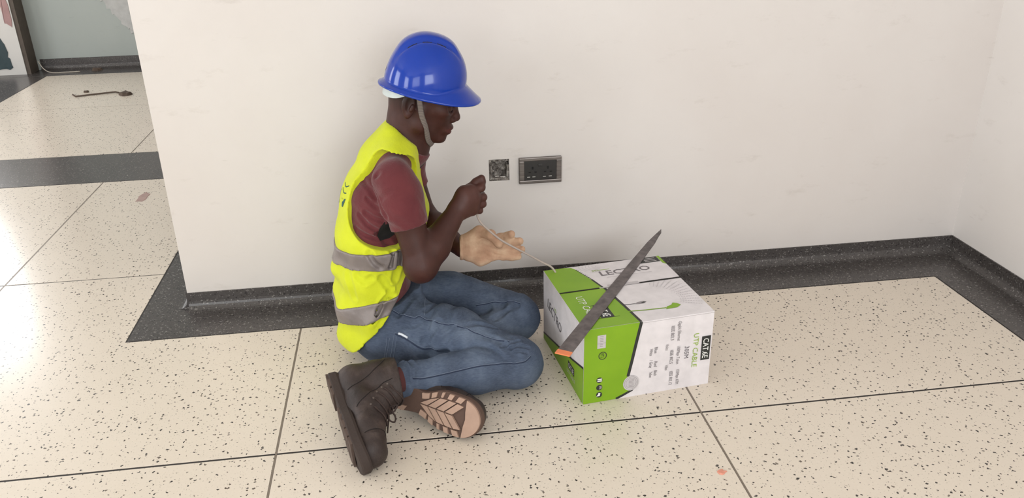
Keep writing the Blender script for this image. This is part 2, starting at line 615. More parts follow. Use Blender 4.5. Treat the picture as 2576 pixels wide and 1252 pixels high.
def ragged(name, pts, y, mat, parent, th=0.006, seed=1, amp=0.02, n=8):
    rnd = random.Random(seed); P = []
    m = len(pts)
    for i in range(m):
        a = Vector((pts[i][0], 0, pts[i][1])); b = Vector((pts[(i + 1) % m][0], 0, pts[(i + 1) % m][1]))
        for k in range(n):
            q = a.lerp(b, k / n)
            P.append((q.x + rnd.uniform(-amp, amp), q.z + rnd.uniform(-amp, amp)))
    bm = bmesh.new()
    f = bm.faces.new([bm.verts.new((x, y, z)) for x, z in P])
    r = bmesh.ops.extrude_face_region(bm, geom=[f])
    for v in [g for g in r['geom'] if isinstance(g, bmesh.types.BMVert)]:
        v.co.y = y - th
    bmesh.ops.recalc_face_normals(bm, faces=bm.faces)
    me = bpy.data.meshes.new(name); bm.to_mesh(me); bm.free()
    return link(name, me, mat, parent)


ragged('peeling_paint', [(-3.22, 0.05), (-3.005, 0.05), (-3.03, 0.25), (-3.11, 0.42), (-3.22, 0.50)], 6.861, M_TEAL, pier, seed=3, amp=0.012)
ragged('peeling_paint', [(-3.2, 0.68), (-3.10, 0.66), (-3.06, 0.85), (-3.2, 0.95)], 6.861, plain('grey_green_paint', srgb(150, 158, 146), 0.6), pier, seed=5, amp=0.012)
ragged('peeling_paint', [(-2.985, 0.40), (-2.93, 0.36), (-2.925, 0.80), (-2.965, 0.80)], 6.861, plain('pink_primer', srgb(176, 140, 138), 0.7), pier, seed=6, amp=0.008)
tag(box('trim_1', -2.914, -2.885, 6.868, 7.019, 0.0, CEILZ - 0.002, plain('dark_brown_strip', srgb(98, 88, 80), 0.8, bump=(30, 0.4, 0.005))), 'dark brown strip beside the white pier', kind='structure')  # dark brown strip covering the pier's right face
wf = bpy.data.objects['wall_far']
ragged('plaster_patch', [(-2.42, 0.62), (-2.30, 0.52), (-2.22, 0.40), (-2.12, 0.27), (-1.90, 0.20), (-1.6, 0.35), (-1.5, 0.9), (-2.3, 1.1)], 7.021, plain('new_plaster', srgb(196, 196, 194), 0.85, bump=(14, 0.5, 0.01)), wf, seed=9, amp=0.016)

# ------------------------------------------------------------------ socket plate and open wall box
M_STEEL = Mat('brushed_plate', srgb(112, 104, 100), 0.38, 0.75)
_n = M_STEEL.noise(M_STEEL.obj((4, 4, 160)), 3, 2)
M_STEEL.base(M_STEEL.ramp(_n, [(0.3, srgb(96, 90, 86)), (0.7, srgb(128, 120, 116))])); M_STEEL = M_STEEL.m
M_BLACKP = plain('black_plastic', srgb(36, 32, 31), 0.35)
M_LIGHTP = plain('pale_print', srgb(205, 202, 196), 0.5)
M_RAW = Mat('raw_mortar', srgb(120, 112, 104), 0.95)
_p = M_RAW.pos()
M_RAW.base(M_RAW.ramp(M_RAW.noise(_p, 55, 4, 0.7), [(0.35, srgb(84, 76, 70)), (0.5, srgb(142, 134, 127)), (0.66, srgb(205, 198, 190))]))
M_RAW.bump(M_RAW.noise(_p, 60, 5, 0.7), 0.9, 0.012); M_RAW = M_RAW.m

sk = tag(empty('socket_plate', (0.4345, WY, 0.4255)), 'grey framed double socket plate with black face on the wall', 'socket')


def skb(name, x0, x1, z0, z1, y0, y1, mat, par=None, bev=0.0):
    o = box(name, x0, x1, y0, y1, z0, z1, mat, par or sk, bev)
    return o


W2, H2 = 0.0725, 0.0455
skb('frame', -W2, W2, H2 - 0.012, H2, -0.012, 0.0, M_STEEL, None, 0.0025)
skb('frame', -W2, W2, -H2, -H2 + 0.012, -0.012, 0.0, M_STEEL, None, 0.0025)
skb('frame', -W2, -W2 + 0.018, -H2 + 0.0105, H2 - 0.0105, -0.0115, 0.0, M_STEEL, None, 0.0025)
skb('frame', W2 - 0.018, W2, -H2 + 0.0105, H2 - 0.0105, -0.0115, 0.0, M_STEEL, None, 0.0025)
face = skb('socket_face', -W2 + 0.017, W2 - 0.017, -H2 + 0.0115, H2 - 0.0115, -0.0085, 0.0, M_BLACKP, None, 0.001)
for sx in (-0.026, 0.026):
    skb('socket_hole', sx - 0.003, sx + 0.003, 0.004, 0.013, -0.0092, -0.006, plain('hole_black', srgb(10, 9, 9), 0.8), face)
    for dx in (-0.010, 0.010):
        skb('socket_hole', sx + dx - 0.004, sx + dx + 0.004, -0.008, -0.004, -0.0092, -0.006, bpy.data.materials['hole_black'], face)
for sx in (-0.040, -0.022, 0.014, 0.034):
    skb('rocker_mark', sx - 0.005, sx + 0.005, -0.0235, -0.0215, -0.0091, -0.008, M_LIGHTP, face)
skb('rocker', -0.008, 0.008, 0.014, 0.022, -0.0105, -0.008, M_BLACKP, face, 0.001)

wb = tag(empty('wall_box', ((HX0 + HX1) / 2, WY, (HZ0 + HZ1) / 2)), 'open square cut-out with raw mortar for a missing wall box', 'wall box')


def lump_sheet(name, w, h, y, amp, seed, mat, parent):
    rs = np.random.RandomState(seed); n = 18; vs = []; fs = []
    for j in range(n):
        for i in range(n):
            x = -w + 2 * w * i / (n - 1); z = -h + 2 * h * j / (n - 1)
            e = 1.0 if 0 < i < n - 1 and 0 < j < n - 1 else 0.2
            vs.append((x, y - amp * e * (0.5 + 0.5 * math.sin(i * 1.3 + seed) * math.cos(j * 1.1)) - amp * e * rs.uniform(0, 0.7), z))
    for j in range(n - 1):
        for i in range(n - 1):
            a = j * n + i; fs.append((a, a + 1, a + n + 1, a + n))
    return mesh(name, vs, fs, mat, parent, True)


hw, hh = (HX1 - HX0) / 2 - 0.0005, (HZ1 - HZ0) / 2 - 0.0005
lump_sheet('mortar_back', hw, hh, 0.042, 0.012, 4, M_RAW, wb)
for k, (x0, x1, z0, z1, d0) in enumerate(((-hw, -hw + 0.010, -hh, hh, 0.002), (hw - 0.008, hw, -hh, hh - 0.02, 0.002), (-hw, hw, -hh, -hh + 0.009, 0.001), (-hw, hw, hh - 0.007, hh, 0.003))):
    rnd = random.Random(k)
    bm = bmesh.new(); bmesh.ops.create_cube(bm, size=1); bmesh.ops.subdivide_edges(bm, edges=bm.edges[:], cuts=5, use_grid_fill=True)
    for v in bm.verts:
        v.co = Vector((x0 + (v.co.x + .5) * (x1 - x0), d0 + (v.co.y + .5) * 0.036, z0 + (v.co.z + .5) * (z1 - z0)))
        v.co += Vector((rnd.uniform(-1, 1), rnd.uniform(-1, 1), rnd.uniform(-1, 1))) * 0.0022
        v.co.x = min(max(v.co.x, -hw), hw); v.co.z = min(max(v.co.z, -hh), hh); v.co.y = max(v.co.y, -0.0015)
    me = bpy.data.meshes.new('mortar_edge'); bm.to_mesh(me); bm.free(); link('mortar_edge', me, M_RAW, wb, True)
M_TIN = plain('tin', srgb(190, 184, 178), 0.4, 0.6)
box('metal_lug', 0.004, 0.022, 0.006, 0.009, -hh + 0.002, -hh + 0.012, M_TIN, wb, 0.001)
box('metal_lug', -0.014, 0.000, 0.006, 0.009, -hh + 0.012, -hh + 0.015, M_TIN, wb, 0.0005)


# ================================================================== THE WORKER
P0 = Vector((-0.11, 2.23, 0.0))
person = tag(empty('person', P0), 'seated worker in blue helmet, yellow vest and jeans, pulling cable from a carton', 'person')
PINV = Matrix.Translation(-P0)


def own(o, parent=None):
    """hang a part modelled in room coordinates under the worker (or one of his parts)"""
    o.parent = parent or person
    if parent is None:
        o.matrix_parent_inverse = PINV
    return o


def bvh_of(o):
    m = o.data
    return BVHTree.FromPolygons([v.co.copy() for v in m.vertices], [tuple(p.vertices) for p in m.polygons])


def surf_line(name, bvh, pts, width, mat, parent, lift=0.0006, thick=0.0008, n=10):
    """thin flat thread lying on a sculpted surface"""
    P = []; N = []
    for q in catmull(pts, n):
        h = bvh.find_nearest(q)
        P.append(h[0] + h[1] * lift); N.append(h[1])
    return tube(name, P, width, mat, parent, 6, (N, thick))


def mk_skin():
    M = Mat('dark_skin', srgb(86, 56, 48), 0.48, 0, 0.32)
    at = M.node('ShaderNodeAttribute'); at.attribute_name = 'tone'
    p = M.pos()
    n = M.ramp(M.noise(p, 30, 4), [(0.3, (0.86, 0.86, 0.86, 1)), (0.7, (1.08, 1.05, 1.04, 1))])
    M.base(M.mix(1.0, at.outputs['Color'], n, 'MULTIPLY'))
    M.bump(M.noise(p, 220, 3), 0.12, 0.002)
    return M.m


def mk_cloth(name, c1, c2, weave, bumpd, rough=0.9, sheen=0.2, big=12):
    M = Mat(name, c1, rough, 0, 0.2)
    p = M.pos()
    col = M.ramp(M.noise(p, big, 4), [(0.3, c1), (0.7, c2)])
    M.base(col)
    h = M.math('ADD', M.math('MULTIPLY', M.noise(p, 42, 4, 0.6), 1.0), M.math('MULTIPLY', M.noise(p, weave, 2), 0.18))
    M.bump(h, 0.55, bumpd)
    M.b.inputs['Sheen Weight'].default_value = sheen
    return M.m


def mk_denim():
    M = Mat('blue_denim', srgb(70, 84, 108), 0.88, 0, 0.2)
    p = M.pos()
    col = M.ramp(M.noise(p, 7, 5, 0.6), [(0.25, srgb(50, 57, 72)), (0.5, srgb(76, 86, 104)), (0.78, srgb(116, 127, 144))])
    st = M.noise(M.pos((90, 90, 500)), 1.0, 2)
    col = M.mix(0.16, col, M.ramp(st, [(0.3, srgb(52, 62, 84)), (0.7, srgb(120, 134, 156))]))
    M.base(col)
    h = M.math('ADD', M.noise(p, 26, 4, 0.6), M.math('MULTIPLY', M.noise(p, 700, 1), 0.03))
    M.bump(h, 0.55, 0.007)
    return M.m


M_SKIN = mk_skin()
M_VEST = mk_cloth('hi_vis_yellow', srgb(206, 213, 42), srgb(196, 204, 36), 600, 0.005, 0.75, 0.1)
M_SHIRT = mk_cloth('maroon_cotton', srgb(104, 50, 53), srgb(90, 41, 45), 500, 0.005)
M_DENIM = mk_denim()
M_REFL = Mat('reflective_tape', srgb(150, 140, 136), 0.42, 0.15, 0.5)
_p = M_REFL.pos(); M_REFL.base(M_REFL.ramp(M_REFL.noise(_p, 10, 3), [(0.3, srgb(114, 105, 102)), (0.7, srgb(140, 130, 126))]))
M_REFL.bump(M_REFL.noise(_p, 35, 3), 0.4, 0.004); M_REFL = M_REFL.m
M_HELM = Mat('blue_helmet_plastic', srgb(8, 54, 156), 0.14, 0, 0.28, 0.25)
M_HELM.b.inputs['Coat Roughness'].default_value = 0.03
M_HELM.bump(M_HELM.noise(M_HELM.obj(), 60, 2), 0.03, 0.001); M_HELM = M_HELM.m
M_STITCH = plain('seam_thread', srgb(112, 123, 142), 0.9)
M_SEAM = plain('dark_seam', srgb(44, 54, 76), 0.95)

Y0 = 2.23
SHR, ELR, WRR = (-0.042, 2.064, 0.610), (0.012, 2.022, 0.374), (0.126, 2.122, 0.492)
SHL, ELL, WRL = (-0.030, 2.400, 0.602), (0.030, 2.425, 0.350), (0.138, 2.252, 0.308)
TORSO = [(-0.115, 0.10, 0.122, 1.42), (-0.127, 0.20, 0.112, 1.45), (-0.124, 0.30, 0.108, 1.42), (-0.104, 0.40, 0.116, 1.36), (-0.082, 0.50, 0.112, 1.40), (-0.056, 0.580, 0.090, 1.52)]


def add_torso(F, g, lo=0):
    for i in range(lo, len(TORSO) - 1):
        x0, z0, r0, s0 = TORSO[i]; x1, z1, r1, s1 = TORSO[i + 1]
        F.cone((x0, Y0, z0), (x1, Y0, z1), r0 + g, r1 + g, 0.03, ((0, 1, 0), 0.5 * (s0 + s1)))
    for sh, s in ((SHR, -1), (SHL, 1)):
        F.cone((-0.030, Y0 + s * 0.045, 0.640), (sh[0] - 0.01, sh[1] - s * 0.02, 0.602), 0.056 + g, 0.052 + g, 0.03)
        F.cone((-0.085, Y0 + s * 0.075, 0.54), (-0.10, Y0 + s * 0.085, 0.46), 0.072 + g, 0.06 + g, 0.03)


# ---- head frame
TH = math.radians(19)
HC = np.array((0.037, Y0, 0.778))
HX = np.array((math.cos(TH), 0, -math.sin(TH))); HZ = np.array((math.sin(TH), 0, math.cos(TH))); HY = np.array((0, 1.0, 0))
HR = np.stack([HX, HY, HZ], 1)


def hp(x, y, z):
    return HC + HX * x + HY * y + HZ * z


def add_head(F, g=0.0):
    F.ell(hp(-0.006, 0, 0.052), (0.100 + g, 0.077 + g, 0.092 + g), 0.0, HR)
    F.ell(hp(0.030, 0, 0.020), (0.072, 0.064, 0.075), 0.02, HR)
    if g:
        return
    F.ell(hp(0.052, 0, -0.022), (0.050, 0.054, 0.062), 0.02, HR)         # mid face
    for s in (-1, 1):
        F.cone(hp(0.010, s * 0.056, -0.020), hp(0.018, s * 0.049, -0.060), 0.017, 0.015, 0.02)   # ramus
        F.cone(hp(0.018, s * 0.048, -0.060), hp(0.074, s * 0.016, -0.088), 0.015, 0.014, 0.022)  # jaw line
        F.ell(hp(0.062, s * 0.046, -0.006), (0.024, 0.016, 0.014), 0.016, HR)                    # cheekbone
        F.ell(hp(0.086, s * 0.033, 0.004), (0.012, 0.018, 0.011), 0.012, HR, 'sub')              # eye socket
        F.ell(hp(0.079, s * 0.032, 0.003), (0.0135, 0.015, 0.0115), 0.004, HR)                   # lidded eye
        F.cone(hp(0.092, s * 0.014, 0.022), hp(0.084, s * 0.046, 0.022), 0.0075, 0.006, 0.012)   # brow ridge
        F.ell(hp(0.103, s * 0.0135, -0.029), (0.0115, 0.0085, 0.008), 0.006, HR)                 # nostril wing
        F.ell(hp(0.106, s * 0.008, -0.037), (0.005, 0.0035, 0.004), 0.003, HR, 'sub')
        # ear
        ec = hp(-0.028, s * 0.077, -0.008)
        ER = np.stack([HX * 0.94 + HZ * 0.2 + HY * s * -0.25, HY * s + HX * 0.25, HZ * 0.97 - HX * 0.2], 1)
        F.ell(ec, (0.0190, 0.0090, 0.033), 0.006, ER)
        F.ell(ec + HY * s * 0.0075 + HX * 0.002 + HZ * 0.002, (0.0105, 0.0060, 0.0205), 0.004, ER, 'sub')
        F.cone(ec + HY * s * 0.006 + HX * 0.008 - HZ * 0.010, ec + HY * s * 0.006 + HX * 0.010 + HZ * 0.002, 0.0045, 0.0045, 0.004)
        F.ell(ec + HX * 0.004 - HZ * 0.027 + HY * s * 0.002, (0.008, 0.006, 0.009), 0.006, ER)
    F.cone(hp(0.090, 0, 0.022), hp(0.111, 0, -0.016), 0.0085, 0.0105, 0.012)                     # nose bridge
    F.ell(hp(0.1125, 0, -0.0225), (0.0125, 0.0125, 0.0110), 0.006, HR)                            # nose tip
    F.ell(hp(0.087, 0, -0.060), (0.022, 0.030, 0.022), 0.015, HR)                                 # muzzle
    F.ell(hp(0.1030, 0, -0.0520), (0.0115, 0.024, 0.0075), 0.006, HR)                             # upper lip
    F.ell(hp(0.1010, 0, -0.0655), (0.0110, 0.021, 0.0078), 0.005, HR)                             # lower lip
    F.cone(hp(0.112, -0.020, -0.0587), hp(0.112, 0.020, -0.0587), 0.0022, 0.0022, 0.002, None, 'sub')
    F.cone(hp(0.104, -0.026, -0.0590), hp(0.098, -0.030, -0.0610), 0.0025, 0.0022, 0.003, None, 'sub')
    F.cone(hp(0.104, 0.026, -0.0590), hp(0.098, 0.030, -0.0610), 0.0025, 0.0022, 0.003, None, 'sub')
    F.ell(hp(0.0860, 0, -0.090), (0.0165, 0.0220, 0.0140), 0.014, HR)                             # chin


def add_hand_right(F):
    # closed fist round the cable, knuckles towards the carton, thumb and forefinger pinching upwards
    F.cone(WRR, (0.142, 2.130, 0.503), 0.0275, 0.030, 0.015, ((0.0, 1, 0.2), 0.82))
    F.chain([(0.146, 2.132, 0.530), (0.163, 2.136, 0.534)], [0.024, 0.020], 0.02)
    F.chain([(0.146, 2.132, 0.508), (0.168, 2.136, 0.510)], [0.027, 0.021], 0.02)
    F.chain([(0.143, 2.134, 0.484), (0.163, 2.138, 0.480)], [0.026, 0.020], 0.02)
    zz = [0.533, 0.513, 0.493, 0.474]; xx = [0.171, 0.175, 0.173, 0.164]; rr = [0.0105, 0.0110, 0.0105, 0.0092]
    for i in range(4):
        z, x, r_ = zz[i], xx[i], rr[i]
        pts = [(x - 0.010, 2.134, z), (x + 0.022, 2.148, z - 0.004), (x + 0.020, 2.174, z - 0.006), (x - 0.006, 2.178, z - 0.004)]
        if i == 0:
            pts = [(x - 0.010, 2.134, z), (x + 0.022, 2.144, z + 0.006), (x + 0.026, 2.160, z + 0.018), (x + 0.024, 2.170, z + 0.026)]
        F.chain(pts, [r_ * 1.15, r_ * 1.04, r_ * 0.95, r_ * 0.82], 0.004)
    F.chain([(0.140, 2.148, 0.505), (0.158, 2.160, 0.530), (0.181, 2.165, 0.549), (0.1965, 2.160, 0.5625)], [0.019, 0.0145, 0.0115, 0.0085], 0.008)


def add_arm(F, sh, el, wr, g=0.0, whole=True):
    sh, el, wr = map(np.array, (sh, el, wr))
    mid = sh * 0.55 + el * 0.45
    F.chain([sh, mid, el], [0.044 + g, 0.043 + g, 0.041 + g], 0.02)
    if whole:
        fm = el * 0.68 + wr * 0.32
        F.ell(el + np.array((-0.006, -0.004, -0.006)), (0.041, 0.040, 0.041), 0.02)
        F.chain([el, fm, wr], [0.041, 0.043, 0.0250], 0.02)


# ---- body: one continuous figure (head, neck, trunk, both arms, bare right hand)
F = Field((-0.25, 1.955, 0.10), (0.225, 2.50, 0.94), 0.0026)
add_head(F)
F.cone(hp(-0.020, 0, -0.030), (-0.010, Y0, 0.640), 0.052, 0.060, 0.025, ((0, 1, 0), 1.0))
F.cone(hp(0.020, 0, -0.060), (0.000, Y0, 0.625), 0.040, 0.050, 0.025)
F.cone(hp(-0.036, 0, 0.000), (-0.018, Y0, 0.655), 0.036, 0.044, 0.02, ((0, 1, 0), 1.2))
add_torso(F, -0.032)
add_arm(F, SHR, ELR, WRR); add_arm(F, SHL, ELL, WRL)
add_hand_right(F)
F.cone(WRL, (0.145, 2.250, 0.308), 0.022, 0.018, 0.01)
body = own(F.build('body', M_SKIN))
# natural colouring of the skin (lips, brows, lids, palm side lighter)
me = body.data
co = np.empty(len(me.vertices) * 3, np.float32); me.vertices.foreach_get('co', co); co = co.reshape(-1, 3)
loc = (co - HC.astype(np.float32)) @ HR.astype(np.float32)
lx, ly, lz = np.abs(loc[:, 0]) * np.sign(loc[:, 0]), np.abs(loc[:, 1]), loc[:, 2]
tone = np.tile(np.array(srgb(64, 35, 29)), (len(co), 1))


def paint(mask, col, w=1.0):
    m = np.clip(mask, 0, 1)[:, None] * w
    tone[:] = tone * (1 - m) + np.array(srgb(*col)) * m


sm = lambda v, a, b: np.clip((v - a) / (b - a), 0, 1)
paint(1 - sm(np.abs(lz + 0.0585) / 0.014 + np.maximum(ly - 0.008, 0) / 0.030 + (lx < 0.09) * 9, 0.75, 1.05), (88, 48, 46), 0.8)
paint((1 - sm(np.abs(lz - 0.021 + 0.10 * np.maximum(ly - 0.03, 0)) / 0.006, 0.6, 1.2)) * (ly > 0.012) * (ly < 0.05) * (lx > 0.06), (30, 22, 20), 0.85)
paint((1 - sm(np.abs(lz + 0.004) / 0.0028, 0.5, 1.3)) * (ly > 0.018) * (ly < 0.048) * (lx > 0.07) * (lx < 0.096), (26, 18, 17), 0.85)
paint(sm(lx, 0.010, -0.030) * sm(lz, -0.034, 0.006) * (lz < 0.2), (30, 23, 21), 0.75)      # cropped hair at the nape
paint(sm(np.linalg.norm(co - np.array((0.175, 2.13, 0.50)), axis=1), 0.10, 0.04) * 0.5, (86, 54, 48))
ca = me.color_attributes.new('tone', 'FLOAT_COLOR', 'POINT')
ca.data.foreach_set('color', tone.astype(np.float32).ravel())

# ---- T-shirt
F = Field((-0.25, 1.955, 0.14), (0.11, 2.50, 0.74), 0.0032)
add_torso(F, -0.013)
F.cone(hp(-0.020, 0, -0.085), (-0.010, Y0, 0.640), 0.056, 0.070, 0.02)
for sh, el, s in ((SHR, ELR, -1), (SHL, ELL, 1)):
    a = np.array(sh); b = np.array(el); e = a + (b - a) * 0.62
    F.chain([a + (0, 0, -0.004), a * 0.6 + e * 0.4, e], [0.055, 0.056, 0.0505], 0.026)
X, Y, Z = F.grid()
F.F += (wob(X, Y, Z, 3, 70) * 0.0016 + wob(X * 0.6, Y, Z * 1.6, 5, 38) * 0.0018).astype(np.float32)
for pts, w, dp in (([(-0.083, 2.033, 0.639), (-0.092, 2.070, 0.585), (-0.083, 2.036, 0.555), (-0.070, 2.014, 0.523)], 0.007, 0.006), ([(-0.127, 2.135, 0.583), (-0.108, 2.100, 0.567), (-0.098, 2.090, 0.546)], 0.007, 0.005),
                   ([(-0.160, 2.113, 0.456), (-0.136, 2.090, 0.445), (-0.101, 2.085, 0.432)], 0.006, 0.006), ([(-0.119, 2.099, 0.544), (-0.099, 2.086, 0.525), (-0.085, 2.060, 0.520)], 0.006, 0.006),
                   ([(-0.128, 2.097, 0.506), (-0.107, 2.084, 0.494), (-0.084, 2.078, 0.486)], 0.006, 0.006), ([(-0.079, 2.025, 0.569), (-0.051, 1.997, 0.600)], 0.007, 0.0035),
                   ([(-0.145, 2.109, 0.496), (-0.125, 2.089, 0.474), (-0.100, 2.081, 0.458)], 0.006, 0.006), ([(-0.045, 1.995, 0.591), (-0.025, 1.992, 0.588)], 0.004, 0.0025),
                   ([(-0.051, 1.995, 0.508), (-0.018, 1.986, 0.506), (0.020, 1.990, 0.503)], 0.0035, 0.0018), ([(0.010, 1.992, 0.600), (0.026, 2.000, 0.560), (0.034, 2.006, 0.520)], 0.008, 0.0045)):
    F.groove(pts, w, dp, dp * 0.35)
# wrinkles running from the armpit
F.F += (0.0022 * np.sin((Z * 0.9 + X * 0.55) * 190 + 2.0 * np.sin(X * 40)) * np.clip(1 - np.sqrt((X + 0.05) ** 2 + (Z - 0.46) ** 2) / 0.13, 0, 1)).astype(np.float32)
for sh, el in ((SHR, ELR), (SHL, ELL)):          # sleeve hem and neck hole
    a = np.array(sh); b = np.array(el); ax = (b - a) / np.linalg.norm(b - a); L = np.linalg.norm(b - a) * 0.545
    dd = (X - a[0]) * ax[0] + (Y - a[1]) * ax[1] + (Z - a[2]) * ax[2] - L
    near = (np.sqrt((X - a[0] - ax[0] * L) ** 2 + (Y - a[1] - ax[1] * L) ** 2 + (Z - a[2] - ax[2] * L) ** 2) < 0.11) & (np.abs(Y - Y0) > 0.135)
    F.F = np.where(near, np.maximum(F.F, dd), F.F).astype(np.float32)
F.cut((Z - 0.672) + (X + 0.03) * 0.62)
shirt = own(F.build('t_shirt', M_SHIRT))
bs = bvh_of(shirt)
armpit_pts = [(-0.102, 2.085, 0.440), (-0.093, 2.082, 0.465), (-0.075, 2.078, 0.482), (-0.055, 2.075, 0.465), (-0.045, 2.075, 0.438), (-0.070, 2.078, 0.428), (-0.095, 2.084, 0.426)]  # outline of a black patch painting the armpit's deep shade over dark undershirt
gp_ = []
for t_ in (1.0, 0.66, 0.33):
    for q in armpit_pts:
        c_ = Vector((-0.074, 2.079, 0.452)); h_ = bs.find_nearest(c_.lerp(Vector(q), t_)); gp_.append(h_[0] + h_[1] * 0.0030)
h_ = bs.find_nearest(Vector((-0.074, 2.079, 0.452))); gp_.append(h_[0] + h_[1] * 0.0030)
n_ = len(armpit_pts)
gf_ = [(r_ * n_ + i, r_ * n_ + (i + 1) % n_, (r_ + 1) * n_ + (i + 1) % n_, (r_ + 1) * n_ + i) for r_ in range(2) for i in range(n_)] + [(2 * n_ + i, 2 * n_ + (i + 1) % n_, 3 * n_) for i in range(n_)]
tag(mesh('underarm_shade', gp_, gf_, plain('underarm_shade_cloth', srgb(16, 13, 13), 0.95), shirt, True), 'black patch painting the deep shade and dark cloth under the arm')

# ---- hi-vis vest and its two reflective bands
def vest_field(lo, hi, h, g):
    F = Field(lo, hi, h)
    add_torso(F, g)
    F.cone((-0.085, Y0, 0.25), (-0.020, Y0, 0.42), 0.085 + g, 0.076 + g, 0.04, ((0, 1, 0), 1.5))
    for s_ in (-1, 1):
        F.cone((-0.034, Y0 + s_ * 0.040, 0.668), (-0.046, Y0 + s_ * 0.125, 0.622), 0.040 + g, 0.046 + g, 0.03)
    F.cone((-0.080, Y0, 0.610), (-0.036, Y0, 0.690), 0.060 + g, 0.036 + g, 0.03, ((0, 1, 0), 1.3))
    X, Y, Z = F.grid()
    low = np.clip((0.46 - Z) / 0.2, 0, 1)
    F.F -= (0.006 * low + low * 0.0060 * wob(X, Y, Z * 0.55, 11, 48)).astype(np.float32)
    F.F -= (0.012 * np.clip((0.20 - Z) / 0.12, 0, 1)).astype(np.float32)
    F.F += (wob(X, Y, Z, 21, 85) * 0.0013).astype(np.float32)
    for pts, w, dp in (([(-0.048, 2.066, 0.392), (-0.055, 2.066, 0.353), (-0.064, 2.068, 0.315)], 0.008, 0.010), ([(-0.139, 2.049, 0.190), (-0.106, 2.056, 0.250), (-0.076, 2.060, 0.290)], 0.006, 0.010),
                       ([(-0.166, 2.074, 0.330), (-0.148, 2.060, 0.316), (-0.129, 2.060, 0.326)], 0.008, 0.006), ([(-0.100, 2.062, 0.325), (-0.086, 2.061, 0.296), (-0.077, 2.058, 0.270)], 0.008, 0.007),
                       ([(-0.194, 2.097, 0.330), (-0.185, 2.077, 0.296), (-0.182, 2.079, 0.262)], 0.009, 0.006), ([(-0.126, 2.056, 0.402), (-0.116, 2.052, 0.380), (-0.100, 2.052, 0.362)], 0.008, 0.006),
                       ([(-0.066, 2.063, 0.415), (-0.062, 2.061, 0.391), (-0.072, 2.058, 0.360)], 0.007, 0.007)):
        F.groove(pts, w, dp, dp * 0.4)
    # blouse over the belt: soft roll above each band, gathered side
    F.F += (0.004 * low * np.sin((Z + 0.25 * (X + 0.12)) * 62)).astype(np.float32)
    return F


def vest_cut(F, openings=True):
    X, Y, Z = F.grid()
    ay = np.abs(Y - Y0)
    # arm holes
    ca, sa = math.cos(0.30), math.sin(0.30)
    u = (X + 0.070) * ca + (Z - 0.540) * -sa; v = (X + 0.070) * sa + (Z - 0.540) * ca
    q = (np.abs(u / 0.100) ** 2.6 + np.abs(v / 0.128) ** 2.6) ** (1 / 2.6)
    hole = (q - 1) * 0.10
    A_ = -hole; B_ = ay - 0.092; h_ = np.clip(0.5 + 0.5 * (B_ - A_) / 0.035, 0, 1)
    F.cut(B_ * (1 - h_) + A_ * h_ - 0.035 * h_ * (1 - h_) + 0.004)
    # neck opening: deep V in front
    F.cone(hp(-0.014, 0, -0.020), (-0.006, Y0, 0.640), 0.058, 0.062, 0.006, None, 'sub')
    F.cone((0.0, Y0, 0.66), (0.06, Y0, 0.56), 0.058, 0.040, 0.006, None, 'sub')
    F.cut((Z - 0.722) + 0.95 * (X + 0.041))
    # hem: long at the back, riding up in front, with a slit at the side
    l1 = 0.062 + 1.05 * (X + 0.222); l2 = 0.152 + 1.9 * (X + 0.116)
    F.cut((np.maximum(l1, l2) - Z) * 0.62)
    slit = np.maximum(np.abs(X + 0.118 - 0.10 * (Z - 0.14)) - 0.006, Z - 0.175)
    F.F = np.maximum(F.F, -slit).astype(np.float32)
    F.cut(0.012 - Z)


VLO, VHI = (-0.29, 2.0, 0.0), (0.12, 2.46, 0.76)
F = vest_field(VLO, VHI, 0.0032, 0.0); vest_cut(F)
vest = own(F.build('safety_vest', M_VEST))


def band(z0, slope, x0, w):
    F = vest_field((-0.30, 2.0, 0.08), (0.12, 2.46, 0.48), 0.0032, 0.0045)
    X, Y, Z = F.grid()
    c = Z - (z0 + slope * (X - x0) + 0.004 * np.sin(X * 40 + Y * 25))
    inner = vest_field((-0.30, 2.0, 0.08), (0.12, 2.46, 0.48), 0.0032, -0.004)
    vest_cut(F)
    F.F = np.maximum(F.F, -inner.F)
    F.cut(np.abs(c) - w / 2)
    return own(F.build('reflective_band', M_REFL, relax=1), vest)


bv = bvh_of(vest)
M_TEALP = plain('teal_print', srgb(30, 84, 78), 0.7)


def patch(name, pts, mat):
    P = []
    for q in pts:
        h = bv.find_nearest(Vector(q)); P.append(h[0] + h[1] * 0.0012)
    c = sum(P, Vector()) / len(P); n = len(P)
    return mesh(name, P + [c + bv.find_nearest(c)[1] * 0.0008], [(i, (i + 1) % n, n) for i in range(n)], mat, vest)


patch('printed_logo', [(-0.192, 2.177, 0.520), (-0.180, 2.148, 0.530), (-0.190, 2.165, 0.500), (-0.200, 2.230, 0.490), (-0.198, 2.230, 0.535)], M_TEALP)
surf_line('printed_logo', bv, [(-0.172, 2.150, 0.568), (-0.178, 2.175, 0.556), (-0.182, 2.200, 0.560)], 0.0016, M_TEALP, vest, 0.0004, 0.0006)
surf_line('printed_logo', bv, [(-0.183, 2.155, 0.545), (-0.188, 2.175, 0.540), (-0.190, 2.200, 0.546)], 0.0016, M_TEALP, vest, 0.0004, 0.0006)
band(0.357, 0.12, -0.235, 0.050)
band(0.181, 0.34, -0.245, 0.050)

